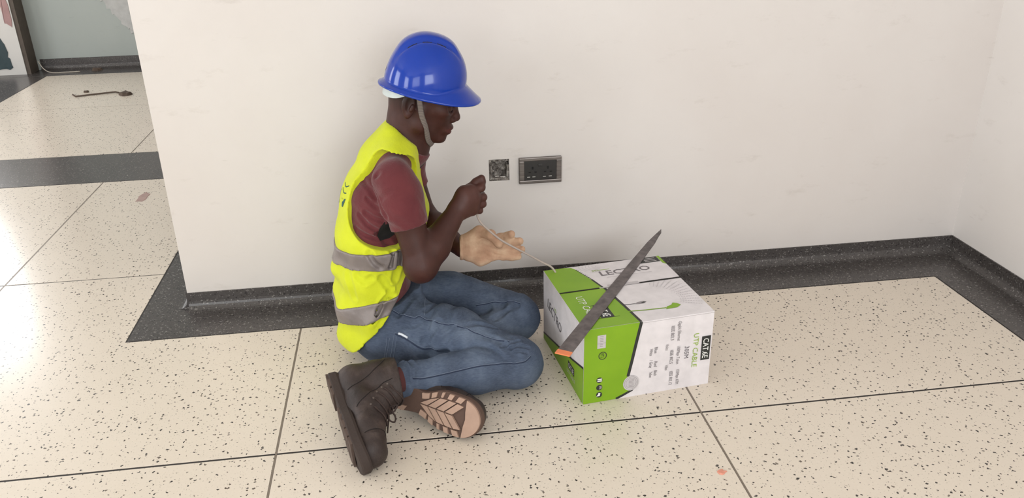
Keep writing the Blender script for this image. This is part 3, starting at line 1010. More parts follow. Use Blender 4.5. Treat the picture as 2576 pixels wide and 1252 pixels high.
# ---- jeans
HIPR, KNR, CUR = (-0.085, 2.140, 0.120), (0.250, 1.958, 0.078), (-0.055, 1.890, 0.098)
HIPL, KNL, CUL = (-0.085, 2.320, 0.120), (0.290, 2.195, 0.088), (0.085, 1.98, 0.062)
F = Field((-0.27, 1.84, -0.004), (0.38, 2.47, 0.27), 0.0032)
F.ell((-0.115, Y0, 0.118), (0.118, 0.178, 0.122), 0.0)
F.cone((-0.105, Y0, 0.13), (-0.085, Y0, 0.215), 0.105, 0.098, 0.03, ((0, 1, 0), 1.5))
F.chain([HIPL, (0.10, 2.295, 0.112), KNL], [0.100, 0.088, 0.074], 0.03)
F.chain([HIPR, (0.092, 2.062, 0.112), KNR], [0.102, 0.086, 0.070], 0.03)
F.chain([KNL, (0.17, 2.085, 0.075), CUL], [0.070, 0.060, 0.046], 0.008)
F.chain([KNR, (0.145, 1.934, 0.080), (0.05, 1.908, 0.088), CUR], [0.068, 0.063, 0.056, 0.047], 0.007)
F.ell((0.262, 1.963, 0.078), (0.068, 0.064, 0.068), 0.03)
X, Y, Z = F.grid()
F.F += (wob(X, Y, Z, 31, 55) * 0.0022 + wob(X, Y, Z, 32, 110) * 0.0008).astype(np.float32)


def folds(c, axis, freq, amp, rad, bend=0.0, ph=0.0):
    ax = np.array(axis, float); ax /= np.linalg.norm(ax)
    dx, dy, dz = X - c[0], Y - c[1], Z - c[2]
    rr = np.sqrt(dx * dx + dy * dy + dz * dz)
    u = dx * ax[0] + dy * ax[1] + dz * ax[2] + bend * rr * rr
    w = np.clip(1 - rr / rad, 0, 1)
    F.F += (amp * w * np.sin(u * freq + ph)).astype(np.float32)


folds((0.205, 1.935, 0.125), (0.6, 0.2, 1), 230, 0.0060, 0.085, 3.0)     # behind the near knee
folds((0.02, 2.05, 0.16), (1, -0.6, 0.45), 105, 0.0075, 0.15, 2.2)       # across the thigh
folds((0.12, 2.03, 0.15), (1, -0.4, 0.8), 150, 0.0045, 0.09, 2.0, 1.0)
folds((-0.045, 1.885, 0.11), (1, 0.1, 0.1), 270, 0.0060, 0.065)          # bunching at the cuff
folds((0.25, 2.17, 0.13), (0.9, -0.3, 0.5), 150, 0.0060, 0.10, 2.0)
folds((0.0, 2.20, 0.21), (1, 0.5, 0), 115, 0.0070, 0.11)
folds((-0.08, 2.07, 0.10), (0.5, 0.2, 1), 95, 0.0050, 0.10, 2.0)
# creases as they fall on the worn jeans
for pts, w, dp in (
        ([(0.014, 2.075, 0.204), (0.042, 2.106, 0.200), (0.070, 2.170, 0.185)], 0.007, 0.0075),
        ([(0.002, 2.009, 0.143), (0.030, 2.003, 0.174), (0.049, 2.019, 0.194)], 0.008, 0.0080),
        ([(0.066, 1.985, 0.157), (0.088, 1.986, 0.173), (0.108, 1.998, 0.182)], 0.008, 0.0075),
        ([(0.118, 2.004, 0.184), (0.150, 2.016, 0.181), (0.208, 2.015, 0.162)], 0.007, 0.0060),
        ([(0.214, 1.933, 0.148), (0.236, 1.941, 0.154), (0.264, 1.950, 0.152)], 0.005, 0.0070),
        ([(0.240, 1.926, 0.145), (0.262, 1.933, 0.148), (0.288, 1.931, 0.140)], 0.005, 0.0070),
        ([(0.249, 1.916, 0.140), (0.280, 1.918, 0.133)], 0.004, 0.0050),
        ([(-0.057, 1.901, 0.148), (-0.049, 1.871, 0.141), (-0.046, 1.847, 0.113)], 0.006, 0.0080),
        ([(-0.036, 1.905, 0.143), (-0.029, 1.880, 0.143), (-0.029, 1.853, 0.119)], 0.006, 0.0075),
        ([(0.213, 2.109, 0.138), (0.248, 2.134, 0.144), (0.288, 2.157, 0.151)], 0.008, 0.0080),
        ([(-0.065, 2.070, 0.202), (-0.029, 2.108, 0.230), (-0.011, 2.139, 0.232)], 0.010, 0.0070),
        ([(-0.056, 2.051, 0.180), (-0.028, 2.034, 0.180), (-0.009, 2.039, 0.186)], 0.008, 0.0060),
        ([(0.016, 1.992, 0.118), (0.040, 1.985, 0.112), (0.070, 1.975, 0.118)], 0.010, 0.0090)):
    F.groove(pts, w, dp, dp * 0.35)
F.cut(0.0015 - Z)
ax = np.array((-1.0, -0.03, 0.03))
F.F = np.where((Y < 1.97) & (X < 0.0), np.maximum(F.F, -(X + 0.092)), F.F).astype(np.float32)
F.cut(Z - 0.226 - 0.25 * (X + 0.05))
jeans = own(F.build('jeans', M_DENIM))
bj = bvh_of(jeans)
for nm, pts in (('seam', [(-0.08, 2.078, 0.213), (-0.022, 2.053, 0.197), (-0.001, 2.056, 0.197), (0.049, 2.019, 0.194), (0.116, 2.001, 0.182), (0.176, 1.974, 0.161), (0.237, 1.947, 0.156)]),
                ('seam', [(-0.032, 1.857, 0.124), (-0.002, 1.856, 0.122), (0.056, 1.862, 0.126), (0.14, 1.885, 0.125), (0.219, 1.897, 0.119), (0.267, 1.897, 0.118), (0.291, 1.914, 0.124)]),
                ('seam', [(0.167, 2.183, 0.151), (0.222, 2.181, 0.159), (0.278, 2.174, 0.159), (0.301, 2.163, 0.156)])):
    surf_line('seam_shadow', bj, [(x, y - 0.0012, z - 0.0022) for x, y, z in pts], 0.0016, M_SEAM, jeans, 0.0002, 0.0007)
    surf_line('seam', bj, pts, 0.0008, M_STITCH, jeans, 0.0007, 0.0009)
for pts in ([(-0.077, 2.042, 0.161), (-0.038, 2.019, 0.147), (0.001, 2.005, 0.127), (0.04, 1.982, 0.129)], [(-0.079, 2.037, 0.154), (-0.087, 2.034, 0.117), (-0.095, 2.042, 0.078)],
            [(-0.072, 2.034, 0.152), (-0.079, 2.034, 0.114), (-0.088, 2.042, 0.074)], [(-0.099, 2.039, 0.148), (-0.106, 2.034, 0.112), (-0.113, 2.046, 0.079)], [(-0.092, 2.037, 0.146), (-0.1, 2.034, 0.11), (-0.107, 2.047, 0.076)]):
    surf_line('stitching', bj, pts, 0.0005, M_STITCH, jeans, 0.0003, 0.0006)
surf_line('pocket_edge', bj, [(-0.075, 2.038, 0.157), (-0.038, 2.018, 0.142), (0.0, 2.004, 0.122), (0.038, 1.982, 0.124)], 0.0022, M_SEAM, jeans, 0.0005, 0.0012)
surf_line('fly_seam', bj, [(0.01, 2.06, 0.197), (0.014, 2.116, 0.209), (0.017, 2.20, 0.205)], 0.0009, M_STITCH, jeans, 0.0004, 0.0007)
surf_line('pocket_tag', bj, [(-0.066, 2.038, 0.158), (-0.056, 2.033, 0.156), (-0.041, 2.022, 0.151)], 0.0036, plain('white_tag', srgb(214, 218, 226), 0.7), jeans, 0.0014, 0.0012)


# ---- boots
M_LEATHER = Mat('dark_brown_leather', srgb(66, 54, 50), 0.55, 0, 0.4)
_p = M_LEATHER.obj(); M_LEATHER.base(M_LEATHER.ramp(M_LEATHER.noise(_p, 16, 5, 0.65), [(0.3, srgb(38, 30, 28)), (0.55, srgb(56, 45, 42)), (0.8, srgb(86, 72, 66))]))
M_LEATHER.bump(M_LEATHER.noise(_p, 60, 5, 0.65), 0.5, 0.005); M_LEATHER = M_LEATHER.m
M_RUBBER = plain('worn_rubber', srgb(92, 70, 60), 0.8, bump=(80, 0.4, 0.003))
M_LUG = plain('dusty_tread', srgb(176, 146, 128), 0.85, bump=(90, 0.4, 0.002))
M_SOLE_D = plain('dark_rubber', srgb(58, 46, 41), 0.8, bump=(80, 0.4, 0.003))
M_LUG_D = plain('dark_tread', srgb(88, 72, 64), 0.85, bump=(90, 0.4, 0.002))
M_LACE = plain('brown_lace', srgb(58, 44, 40), 0.9)
M_LINING = plain('boot_lining', srgb(30, 25, 24), 0.95)
M_SOCK = plain('red_sock', srgb(84, 44, 44), 0.95)


def sole_w(x, side):
    # half width of the outline; side>0 outer, <0 inner
    t = x / 0.298
    base = 0.040 * min(1, (max(t, 0) / 0.07) ** 0.5) if t < 0.07 else 0.040
    w = base
    if t > 0.07:
        w = 0.040 - 0.008 * math.exp(-((t - 0.38) / 0.13) ** 2) + 0.0145 / (1 + math.exp(-(t - 0.52) / 0.045))
    if t > 0.78:
        e = (t - 0.78) / 0.22
        w *= math.sqrt(max(0, 1 - e ** 2.4))
    return w * (1.0 if side > 0 else 1.0 - 0.06 * math.exp(-((t - 0.4) / 0.15) ** 2))


def outline(inset=0.0, n=44):
    xs_ = [0.298 * (0.5 - 0.5 * math.cos(math.pi * i / n)) for i in range(n + 1)]
    up = [(x, max(0.0005, sole_w(x, 1) - inset)) for x in xs_]
    dn = [(x, -max(0.0005, sole_w(x, -1) - inset)) for x in xs_]
    k = (0.298 - 2 * inset) / 0.298
    pts = up + dn[-2:0:-1]
    return [(inset + x * k, y) for x, y in pts]


def to_mw(mw, o):
    o.data.transform(mw)
    return o


def make_boot(mw, laces_out, detail):
    F = Field((-0.02, -0.075, 0.0), (0.32, 0.075, 0.20), 0.0028)
    F.chain([(0.046, 0, 0.056), (0.12, 0, 0.064), (0.20, 0, 0.050), (0.252, 0, 0.047)], [0.040, 0.040, 0.040, 0.0355], 0.02, ((0, 1, 0), 1.16))
    F.chain([(0.052, 0, 0.065), (0.060, 0, 0.12), (0.070, 0, 0.185)], [0.045, 0.046, 0.050], 0.02, ((1, 0, 0), 1.10))
    F.chain([(0.185, 0, 0.078), (0.125, 0, 0.108), (0.098, 0, 0.175)], [0.018, 0.028, 0.026], 0.02, ((0, 1, 0), 1.15))
    F.cone((0.074, 0, 0.135), (0.078, 0, 0.22), 0.030, 0.040, 0.006, ((1, 0, 0), 1.2), 'sub')
    X, Y, Z = F.grid()
    F.F += (wob(X, Y, Z, 41, 75) * 0.0014 + 0.0016 * np.sin((X + 0.5 * Z) * 150) * np.clip(1 - np.sqrt((X - 0.15) ** 2 + (Z - 0.09) ** 2) / 0.05, 0, 1)).astype(np.float32)
    # stepped leather panels: heel counter, quarter, toe cap
    F.F -= (0.0022 * (1 / (1 + np.exp((X + 0.35 * Z - 0.085) * 900)))).astype(np.float32)
    F.F -= (0.0024 * (1 / (1 + np.exp(-(X - 0.226 - 2.2 * Y * Y) * 900)))).astype(np.float32)
    F.F -= (0.0022 * np.exp(-((Z - 0.158) / 0.012) ** 4)).astype(np.float32)
    F.cut(np.maximum(0.019 - Z, Z - 0.172 + 0.12 * (X - 0.07)))
    upper = own(to_mw(mw, F.build('boot', M_LEATHER)))
    b = bvh_of(upper)
    # sole
    bm = bmesh.new()
    o_ = outline()
    rings = []
    for z, ins in ((0.0045, 0.003), (0.008, 0.0), (0.024, 0.0005), (0.030, 0.004)):
        pts = outline(ins)
        rings.append([bm.verts.new((x, y, z + 0.010 * max(0, (x - 0.22) / 0.08) ** 2)) for x, y in pts])
    m = len(rings[0])
    for r0, r1 in zip(rings, rings[1:]):
        for i in range(m):
            j = (i + 1) % m
            bm.faces.new((r0[i], r0[j], r1[j], r1[i]))
    bm.faces.new(rings[0][::-1]); bm.faces.new(rings[-1])
    bmesh.ops.recalc_face_normals(bm, faces=bm.faces)
    me = bpy.data.meshes.new('sole'); bm.to_mesh(me); bm.free(); me.transform(mw)
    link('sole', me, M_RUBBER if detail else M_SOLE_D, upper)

    def lug(poly):
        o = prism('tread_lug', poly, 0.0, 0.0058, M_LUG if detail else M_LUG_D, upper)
        for v in o.data.vertices:
            v.co.z += 0.010 * max(0, (v.co.x - 0.22) / 0.08) ** 2
        o.data.transform(mw)

    # rim blocks
    if detail:
        outer = outline(0.002, 60); inner = outline(0.0165, 60); m = len(outer)
        def seg(x0, x1, side):
            ids = [i for i in range(m) if x0 <= outer[i][0] <= x1 and outer[i][1] * side > 0.004]
            if len(ids) < 2: return
            ids.sort(key=lambda i: outer[i][0])
            lug([outer[i] for i in ids] + [inner[i] for i in reversed(ids)])
        for side in (1, -1):
            for x0, x1 in ((0.012, 0.038), (0.042, 0.070), (0.118, 0.142), (0.146, 0.168), (0.172, 0.194), (0.198, 0.222), (0.226, 0.250)):
                seg(x0, x1, side)
        # toe cap
        ids = [i for i in range(m) if outer[i][0] > 0.252]
        lug([outer[i] for i in ids] + [(0.254, -0.02), (0.257, 0.0), (0.254, 0.02)])
        # chevrons, apex towards the heel
        for x in (0.118, 0.144, 0.170, 0.196):
            a = 0.0215
            for s in (1, -1):
                c1 = min(0.036, 0.250 - 0.0015 - x); c2 = min(0.036, 0.250 - 0.0015 - x - a)
                g = 0.0016
                far = [(x + c1 * 0.95, s * min(c1, 0.034))]
                if c2 > 0.004:
                    pl = [(x, s * g), (x + a, s * g), (x + a + min(c2, 0.034) * 0.95, s * min(c2, 0.034)), (x + min(c1, 0.034) * 0.95, s * min(c1, 0.034))]
                else:
                    pl = [(x, s * g), (x + a, s * g), (x + a, s * 0.022), (x + min(c1, 0.034) * 0.95, s * min(c1, 0.034))]
                w_ = sole_w(pl[2][0], s) - 0.0185; w3 = sole_w(pl[3][0], s) - 0.0185
                pl[2] = (pl[2][0], s * min(abs(pl[2][1]), w_)); pl[3] = (pl[3][0], s * min(abs(pl[3][1]), w3))
                lug(pl)
        for x in (0.020, 0.044):
            lug([(x, -0.019), (x + 0.018, -0.019), (x + 0.018, 0.019), (x, 0.019)])
    else:
        for x0, x1 in ((0.008, 0.030), (0.035, 0.058), (0.063, 0.084), (0.125, 0.146), (0.151, 0.172), (0.177, 0.198), (0.203, 0.224), (0.229, 0.250)):
            w = sole_w((x0 + x1) / 2, 1) - 0.002
            w = min(w, sole_w(x0, 1) - 0.001, sole_w(x1, 1) - 0.001)
            lug([(x0, -w), (x1, -w), (x1, w), (x0, w)])
    # laces
    rows = [(0.168, 0.090), (0.150, 0.103), (0.135, 0.118), (0.126, 0.134), (0.121, 0.150)]
    for x, z in rows:
        pts = [mw @ Vector((x - 0.012, -0.030, z - 0.012)), mw @ Vector((x + 0.016, -0.014, z + 0.008)), mw @ Vector((x + 0.020, 0.0, z + 0.014)),
               mw @ Vector((x + 0.016, 0.014, z + 0.008)), mw @ Vector((x - 0.012, 0.030, z - 0.012))]
        P = []
        for q in catmull(pts, 6):
            h = b.find_nearest(q); P.append(h[0] + h[1] * 0.0022)
        tube('lace', P, 0.0024, M_LACE, upper, 6)
    if laces_out:
        c = Vector((0.150, -0.006, 0.120))
        for k, (dx, dy, dz) in enumerate(((0.030, -0.022, 0.012), (0.034, 0.016, 0.004))):
            lp = [c, c + Vector((dx * 0.6, dy, dz + 0.006)), c + Vector((dx, dy * 1.2, dz)), c + Vector((dx * 0.9, dy * 0.4, dz - 0.012)), c + Vector((0.002, 0, -0.002))]
            tube('lace', [mw @ q for q in catmull(lp, 7)], 0.0023, M_LACE, upper, 6)
        tube('lace', [mw @ q for q in catmull([c, c + Vector((0.020, 0.016, -0.006)), c + Vector((0.034, 0.034, -0.014)), c + Vector((0.040, 0.046, -0.018))], 6)], 0.0021, M_LACE, upper, 6)
    # eyelets and seams
    for s in (-1, 1):
        for x, z in rows:
            h = b.find_nearest(mw @ Vector((x - 0.016, s * 0.034, z - 0.016)))
            mtx = Matrix.Translation(h[0]) @ h[1].to_track_quat('Z', 'Y').to_matrix().to_4x4()
            bm = bmesh.new(); bmesh.ops.create_cone(bm, cap_ends=True, segments=10, radius1=0.0034, radius2=0.0026, depth=0.002, matrix=mtx)
            me = bpy.data.meshes.new('eyelet'); bm.to_mesh(me); bm.free(); link('eyelet', me, bpy.data.materials.get('eyelet_metal') or plain('eyelet_metal', srgb(120, 110, 104), 0.4, 0.7), upper)
    for pts in ([(0.088, -0.05, 0.03), (0.080, -0.052, 0.075), (0.052, -0.05, 0.125), (0.030, -0.045, 0.150)],
                [(0.150, -0.052, 0.040), (0.128, -0.05, 0.075), (0.105, -0.048, 0.110), (0.098, -0.045, 0.150)],
                [(0.228, -0.055, 0.040), (0.222, -0.035, 0.072), (0.219, 0.0, 0.085), (0.222, 0.035, 0.072)]):
        surf_line('seam', b, [mw @ Vector(p) for p in pts], 0.0011, M_LINING, upper)
    return upper


def frame(X, Z, org):
    X = Vector(X).normalized(); Z = Vector(Z); Z = (Z - X * Z.dot(X)).normalized(); Y = Z.cross(X)
    return Matrix(((X.x, Y.x, Z.x, org[0]), (X.y, Y.y, Z.y, org[1]), (X.z, Y.z, Z.z, org[2]), (0, 0, 0, 1)))


MWR = frame((0.080, -0.270, -0.095), (1, 0.24, 0.08), (-0.262, 1.890, 0.126)) @ Matrix.Scale(1.04, 4)
MWL = frame((0.215, -0.165, -0.012), (0.63, 0.80, -0.34), (-0.112, 1.892, 0.072))
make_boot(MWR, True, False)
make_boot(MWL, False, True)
own(tube('sock', [MWR @ Vector(p) for p in ((0.074, 0, 0.125), (0.074, 0.0, 0.150), (0.073, 0.004, 0.178))], [0.034, 0.034, 0.034], M_SOCK, None, 16))

# ---- gloved left hand, palm towards the camera, thumb folded over it
GW = np.array(WRL); GF = np.array((1.0, -0.05, -0.03)); GF /= np.linalg.norm(GF)
GN = np.array((-0.05, -0.74, 0.67)); GN -= GF * (GN @ GF); GN /= np.linalg.norm(GN)
GT = -np.cross(GF, GN)


def gp(f, t, n):
    return GW + GF * f + GT * t + GN * n


F = Field((0.10, 2.10, 0.20), (0.37, 2.34, 0.42), 0.0022)
F.cone(gp(-0.010, -0.002, 0), gp(0.022, -0.003, 0), 0.0285, 0.0280, 0.0, (GT, 1.05))
F.chain([gp(0.02, 0.012, 0), gp(0.088, 0.024, 0)], [0.022, 0.0185], 0.015, (GT, 1.25))
F.chain([gp(0.025, -0.014, 0.002), gp(0.055, -0.026, 0.002), gp(0.086, -0.024, 0)], [0.021, 0.021, 0.0165], 0.015, (GT, 1.25))
F.chain([gp(0.028, 0.004, 0), gp(0.085, 0.0, 0)], [0.022, 0.017], 0.015)
for t, L, r_, c1, c2 in ((0.030, 0.076, 0.0128, 0.30, 0.80), (0.0105, 0.094, 0.0126, 0.20, 0.45), (-0.0095, 0.094, 0.0120, 0.06, 0.20), (-0.0275, 0.082, 0.0110, -0.04, 0.06)):
    p = gp(0.086, t, 0.002); a = c1 * 0.4; pts = [p]; st = (0.42, 0.33, 0.25)
    for k, ang in enumerate((c1 * 0.5, c1 + c2 * 0.35, c1 + c2)):
        p = p + (GF * math.cos(ang) + GN * math.sin(ang) + GT * t * 0.5) * L * st[k]; pts.append(p)
    F.chain(pts, [r_ * 1.12, r_ * 1.04, r_, r_ * 0.86], 0.006)
F.chain([gp(0.016, 0.026, 0.010), gp(0.052, 0.044, 0.030), gp(0.084, 0.026, 0.050), gp(0.108, -0.004, 0.050)], [0.021, 0.0170, 0.0145, 0.0125], 0.007)
X, Y, Z = F.grid()
F.F += (wob(X, Y, Z, 51, 150) * 0.0007 + wob(X, Y, Z, 52, 70) * 0.0010).astype(np.float32)
uu = (X - GW[0]) * GF[0] + (Y - GW[1]) * GF[1] + (Z - GW[2]) * GF[2]
tt = (X - GW[0]) * GT[0] + (Y - GW[1]) * GT[1] + (Z - GW[2]) * GT[2]
F.F += (0.0011 * np.sin((uu * 0.35 + tt) * 420) * np.clip(1 - np.abs(uu - 0.105) / 0.04, 0, 1)).astype(np.float32)   # creases over the palm
F.F -= (0.0022 * (np.abs(uu + 0.004) < 0.004)).astype(np.float32)                                                      # knitted cuff edge
F.cut(-0.008 - uu)
M_GLOVE = Mat('tan_work_glove', srgb(204, 168, 142), 0.9, 0, 0.2)
_p = M_GLOVE.pos(); M_GLOVE.base(M_GLOVE.ramp(M_GLOVE.noise(_p, 26, 4), [(0.28, srgb(172, 134, 110)), (0.5, srgb(190, 154, 128)), (0.75, srgb(210, 180, 152))]))
M_GLOVE.bump(M_GLOVE.noise(_p, 120, 3), 0.4, 0.003); M_GLOVE = M_GLOVE.m
own(F.build('work_glove', M_GLOVE))

# ---- helmet
HT = math.radians(13.2)
HMW = Matrix.Translation((0.053, Y0, 0.808)) @ Matrix(((math.cos(HT), 0, math.sin(HT), 0), (0, 1, 0, 0), (-math.sin(HT), 0, math.cos(HT), 0), (0, 0, 0, 1)))


def peak_of(th):
    p = max(0.0, (math.cos(th) - 0.12) / 0.88)
    return p * p * (3 - 2 * p)


def helmet_pt(th, s):
    """th around (0 = front), s from 0 (crown) to 1 (foot of the dome)"""
    cx, sy = math.cos(th), math.sin(th)
    a = 0.112 if cx > 0 else 0.110
    rb = 1 / math.sqrt((cx / a) ** 2 + (sy / 0.104) ** 2)
    ph = s * math.pi / 2
    r_ = rb * math.sin(ph) ** 0.94
    foot = 0.004 + 0.024 * peak_of(th)
    z = (0.142 - foot) * (math.cos(ph) ** 0.96 if ph < math.pi / 2 - 1e-6 else 0.0) + foot
    x, y = r_ * cx, r_ * sy
    # raised crown ridge between two vent channels
    e = (1 / (1 + math.exp((abs(y) - 0.034) * 520)))
    lenw = 1 / (1 + math.exp((x - 0.066) * 140)) * 1 / (1 + math.exp((-x - 0.085) * 140))
    up = 0.0075 * e * lenw
    ch = 0.003 * math.exp(-((abs(y) - 0.040) / 0.005) ** 2) * lenw
    k = math.sqrt(x * x + y * y + z * z)
    return Vector((x, y, z)) * (1 + (up - ch) / k)


def flange(th):
    c = math.cos(th)
    peak = peak_of(th)
    back = max(0.0, -c) ** 3
    return 0.010 + 0.037 * peak + 0.004 * back, -0.006 - 0.024 * peak - 0.010 * (math.sin(th) ** 2) * (0.5 + 0.5 * c) - 0.002 * back


NT, NS = 128, 40
vs = []; fs = []
for j in range(NS + 1):
    for i in range(NT):
        vs.append(helmet_pt(2 * math.pi * i / NT, max(j / NS, 0.004)))
for q, (fw, fz) in enumerate(((0.06, 0.02), (0.25, 0.22), (0.55, 0.55), (0.9, 0.92), (1.0, 1.0), (1.03, 1.28), (1.0, 1.5))):
    for i in range(NT):
        th = 2 * math.pi * i / NT
        p = helmet_pt(th, 1.0); w, dz = flange(th); d = Vector((math.cos(th) * 1.0, math.sin(th), 0)).normalized()
        lip = 0.0 if q < 5 else (-0.0022 if q == 5 else -0.005)
        vs.append(Vector((p.x, p.y, p.z)) + d * (w * fw) + Vector((0, 0, dz * min(fz, 1.0) + lip)))
rows_n = NS + 1 + 7
for j in range(rows_n - 1):
    for i in range(NT):
        k = (i + 1) % NT
        fs.append((j * NT + i, (j + 1) * NT + i, (j + 1) * NT + k, j * NT + k))
fs.append(tuple(range(NT)))
helmet = own(mesh('helmet', [HMW @ v for v in vs], fs, M_HELM, None, True))
md = helmet.modifiers.new('shell', 'SOLIDIFY'); md.thickness = 0.0028; md.offset = -1.0
bh = bvh_of(helmet)
for s in (-1, 1):
    for x0, x1 in ((-0.062, -0.040), (-0.026, -0.002), (0.012, 0.036)):
        pts = []
        for t in (0, 0.5, 1):
            x = x0 + (x1 - x0) * t
            pts.append(HMW @ Vector((x, s * 0.0425, 0.135)))
        P = []; N = []
        for q in catmull(pts, 5):
            h = bh.ray_cast(q, HMW.to_3x3() @ Vector((0, 0, -1)))
            if h[0] is None: continue
            P.append(h[0] + h[1] * 0.0001); N.append(h[1])
        tube('vent_slot', P, 0.0026, M_LINING, helmet, 8, (N, 0.0006))
# headband and ratchet plate showing under the rim at the nape
M_BAND = plain('pale_headband', srgb(198, 206, 204), 0.5)


def band_strip(name, a0, a1, z0, z1, rad, mat, n=24, th=0.002, taper=0.0):
    vs = []; fs = []
    for i in range(n + 1):
        t = i / n; a = a0 + (a1 - a0) * t
        e = taper * (abs(2 * t - 1) ** 4) * (z1 - z0)
        for rr_, z in ((rad, z0 + e), (rad, z1), (rad - th, z1), (rad - th, z0 + e)):
            vs.append(HMW @ Vector((rr_ * 1.02 * math.cos(a), rr_ * 0.84 * math.sin(a), z)))
    for i in range(n):
        for k in range(4):
            fs.append((i * 4 + k, i * 4 + (k + 1) % 4, (i + 1) * 4 + (k + 1) % 4, (i + 1) * 4 + k))
    fs.append((3, 2, 1, 0)); fs.append((n * 4, n * 4 + 1, n * 4 + 2, n * 4 + 3))
    return mesh(name, vs, fs, mat, helmet)


band_strip('headband', math.pi * 0.60, math.pi * 1.40, -0.034, 0.012, 0.106, M_BAND, taper=0.75)
band_strip('headband', -math.pi * 0.5, math.pi * 0.5, -0.004, 0.012, 0.094, M_BAND)
# chin strap: down the near cheek, under the jaw and up the far side
bb = bvh_of(body)
M_STRAP = Mat('woven_strap', srgb(110, 100, 96), 0.85)
_w = M_STRAP.node('ShaderNodeTexWave'); _w.inputs['Scale'].default_value = 130; _w.bands_direction = 'Z'
M_STRAP.link(M_STRAP.pos(), _w.inputs['Vector'])
M_STRAP.base(M_STRAP.ramp(_w.outputs['Fac'], [(0.35, srgb(44, 37, 35)), (0.65, srgb(150, 138, 130))]))
M_STRAP = M_STRAP.m
path = [hp(-0.014, -0.0925, 0.050), hp(-0.010, -0.086, 0.030), hp(0.001, -0.078, 0.0), hp(0.018, -0.067, -0.035), hp(0.038, -0.058, -0.068), hp(0.052, -0.040, -0.096), hp(0.056, 0.0, -0.106),
        hp(0.052, 0.040, -0.096), hp(0.038, 0.058, -0.068), hp(0.018, 0.067, -0.035), hp(0.001, 0.078, 0.0), hp(-0.010, 0.086, 0.030), hp(-0.014, 0.0925, 0.050)]
P = []; N = []
for q in catmull(path, 8):
    h = bb.find_nearest(q)
    n_ = (q - h[0]); inside = n_.dot(h[1]) < 0.0022
    P.append(h[0] + h[1] * 0.0022 if inside else q); N.append(h[1])
tube('chin_strap', P, 0.0075, M_STRAP, helmet, 8, (N, 0.0013))


# ================================================================== THE CABLE CARTON
CA = math.radians(6.8); CL, CD, CH = 0.376, 0.376, 0.234
SV, SZ = CD / 0.390, CH / 0.226
carton = tag(empty('cable_carton', (0.424, 1.838, 0.0)), 'green and white printed cardboard carton of network cable on the floor', 'carton')
carton.rotation_euler.z = CA
M_CARD = plain('white_card', srgb(226, 220, 222), 0.55, bump=(90, 0.08, 0.002))
M_GREEN = Mat('green_print', srgb(122, 164, 18), 0.42, 0, 0.5)
_p = M_GREEN.obj(); M_GREEN.base(M_GREEN.ramp(M_GREEN.noise(_p, 6, 3), [(0.3, srgb(116, 158, 16)), (0.7, srgb(132, 172, 26))])); M_GREEN = M_GREEN.m
M_INK = plain('black_print', srgb(40, 42, 40), 0.5)
M_GREY = plain('grey_print', srgb(150, 143, 146), 0.5)
M_DGREY = plain('dark_grey_print', srgb(112, 106, 110), 0.5)
M_LGREY = plain('light_grey_print', srgb(198, 192, 194), 0.5)
M_WPRINT = plain('white_print', srgb(236, 236, 232), 0.5)
M_GTXT = plain('green_text', srgb(150, 182, 60), 0.5)
M_INSIDE = plain('dark_gap', srgb(26, 24, 20), 0.9)


def carton_body():
    t = 0.004; bm = bmesh.new()
    o = [(0, 0), (CL, 0), (CL, CD), (0, CD)]; i_ = [(t, t), (CL - t, t), (CL - t, CD - t), (t, CD - t)]
    zt = CH - 0.0045
    ob = [bm.verts.new((x, y, 0)) for x, y in o]; ot = [bm.verts.new((x, y, zt)) for x, y in o]
    it = [bm.verts.new((x, y, zt)) for x, y in i_]; ib = [bm.verts.new((x, y, 0.006)) for x, y in i_]
    for k in range(4):
        j = (k + 1) % 4
        bm.faces.new((ob[k], ob[j], ot[j], ot[k])); bm.faces.new((ot[k], ot[j], it[j], it[k])); bm.faces.new((it[k], it[j], ib[j], ib[k]))
    bm.faces.new(ob[::-1]); bm.faces.new(ib)
    bmesh.ops.recalc_face_normals(bm, faces=bm.faces)
    me = bpy.data.meshes.new('carton_body'); bm.to_mesh(me); bm.free()
    return link('carton_body', me, M_CARD, carton)


cbody = carton_body()
SEAM = 0.226 * SV
flap_f = box('top_flap', -0.0005, CL + 0.0005, -0.0005, SEAM - 0.0022, CH - 0.004, CH, M_CARD, carton, 0.0012)
flap_b = box('top_flap', -0.0005, CL + 0.0005, SEAM + 0.0022, CD + 0.0005, CH - 0.004, CH + 0.0005, M_CARD, carton, 0.0012)
box('inner_flap', 0.006, CL - 0.006, 0.006, CD - 0.006, CH - 0.0125, CH - 0.0055, M_INSIDE, carton)

FACES = {'top': lambda u, v, l: (u, v * SV, CH + 0.0006 + l), 'front': lambda u, v, l: (u, -0.0011 - l, v * SZ), 'left': lambda u, v, l: (-0.0006 - l, u * SV, v * SZ)}


def decal(name, face, pts, mat, lift=0.0):
    f = FACES[face]
    P = [f(u, v, lift) for u, v in pts]
    bm = bmesh.new(); fc = bm.faces.new([bm.verts.new(p) for p in P]); fc.normal_update()
    want = {'top': Vector((0, 0, 1)), 'front': Vector((0, -1, 0)), 'left': Vector((-1, 0, 0))}[face]
    if fc.normal.dot(want) < 0:
        fc.normal_flip()
    bmesh.ops.triangulate(bm, faces=bm.faces[:])
    me = bpy.data.meshes.new(name); bm.to_mesh(me); bm.free()
    return link(name, me, mat, carton)


def stroke(pts, w):
    """closed ribbon polygon along a 2D path"""
    L = []; Rr = []
    n = len(pts)
    for i in range(n):
        a = Vector(pts[max(i - 1, 0)]); b = Vector(pts[min(i + 1, n - 1)]); d = (b - a).normalized(); nn = Vector((-d.y, d.x)) * w / 2
        p = Vector(pts[i]); L.append(tuple(p + nn)); Rr.append(tuple(p - nn))
    return L + Rr[::-1]


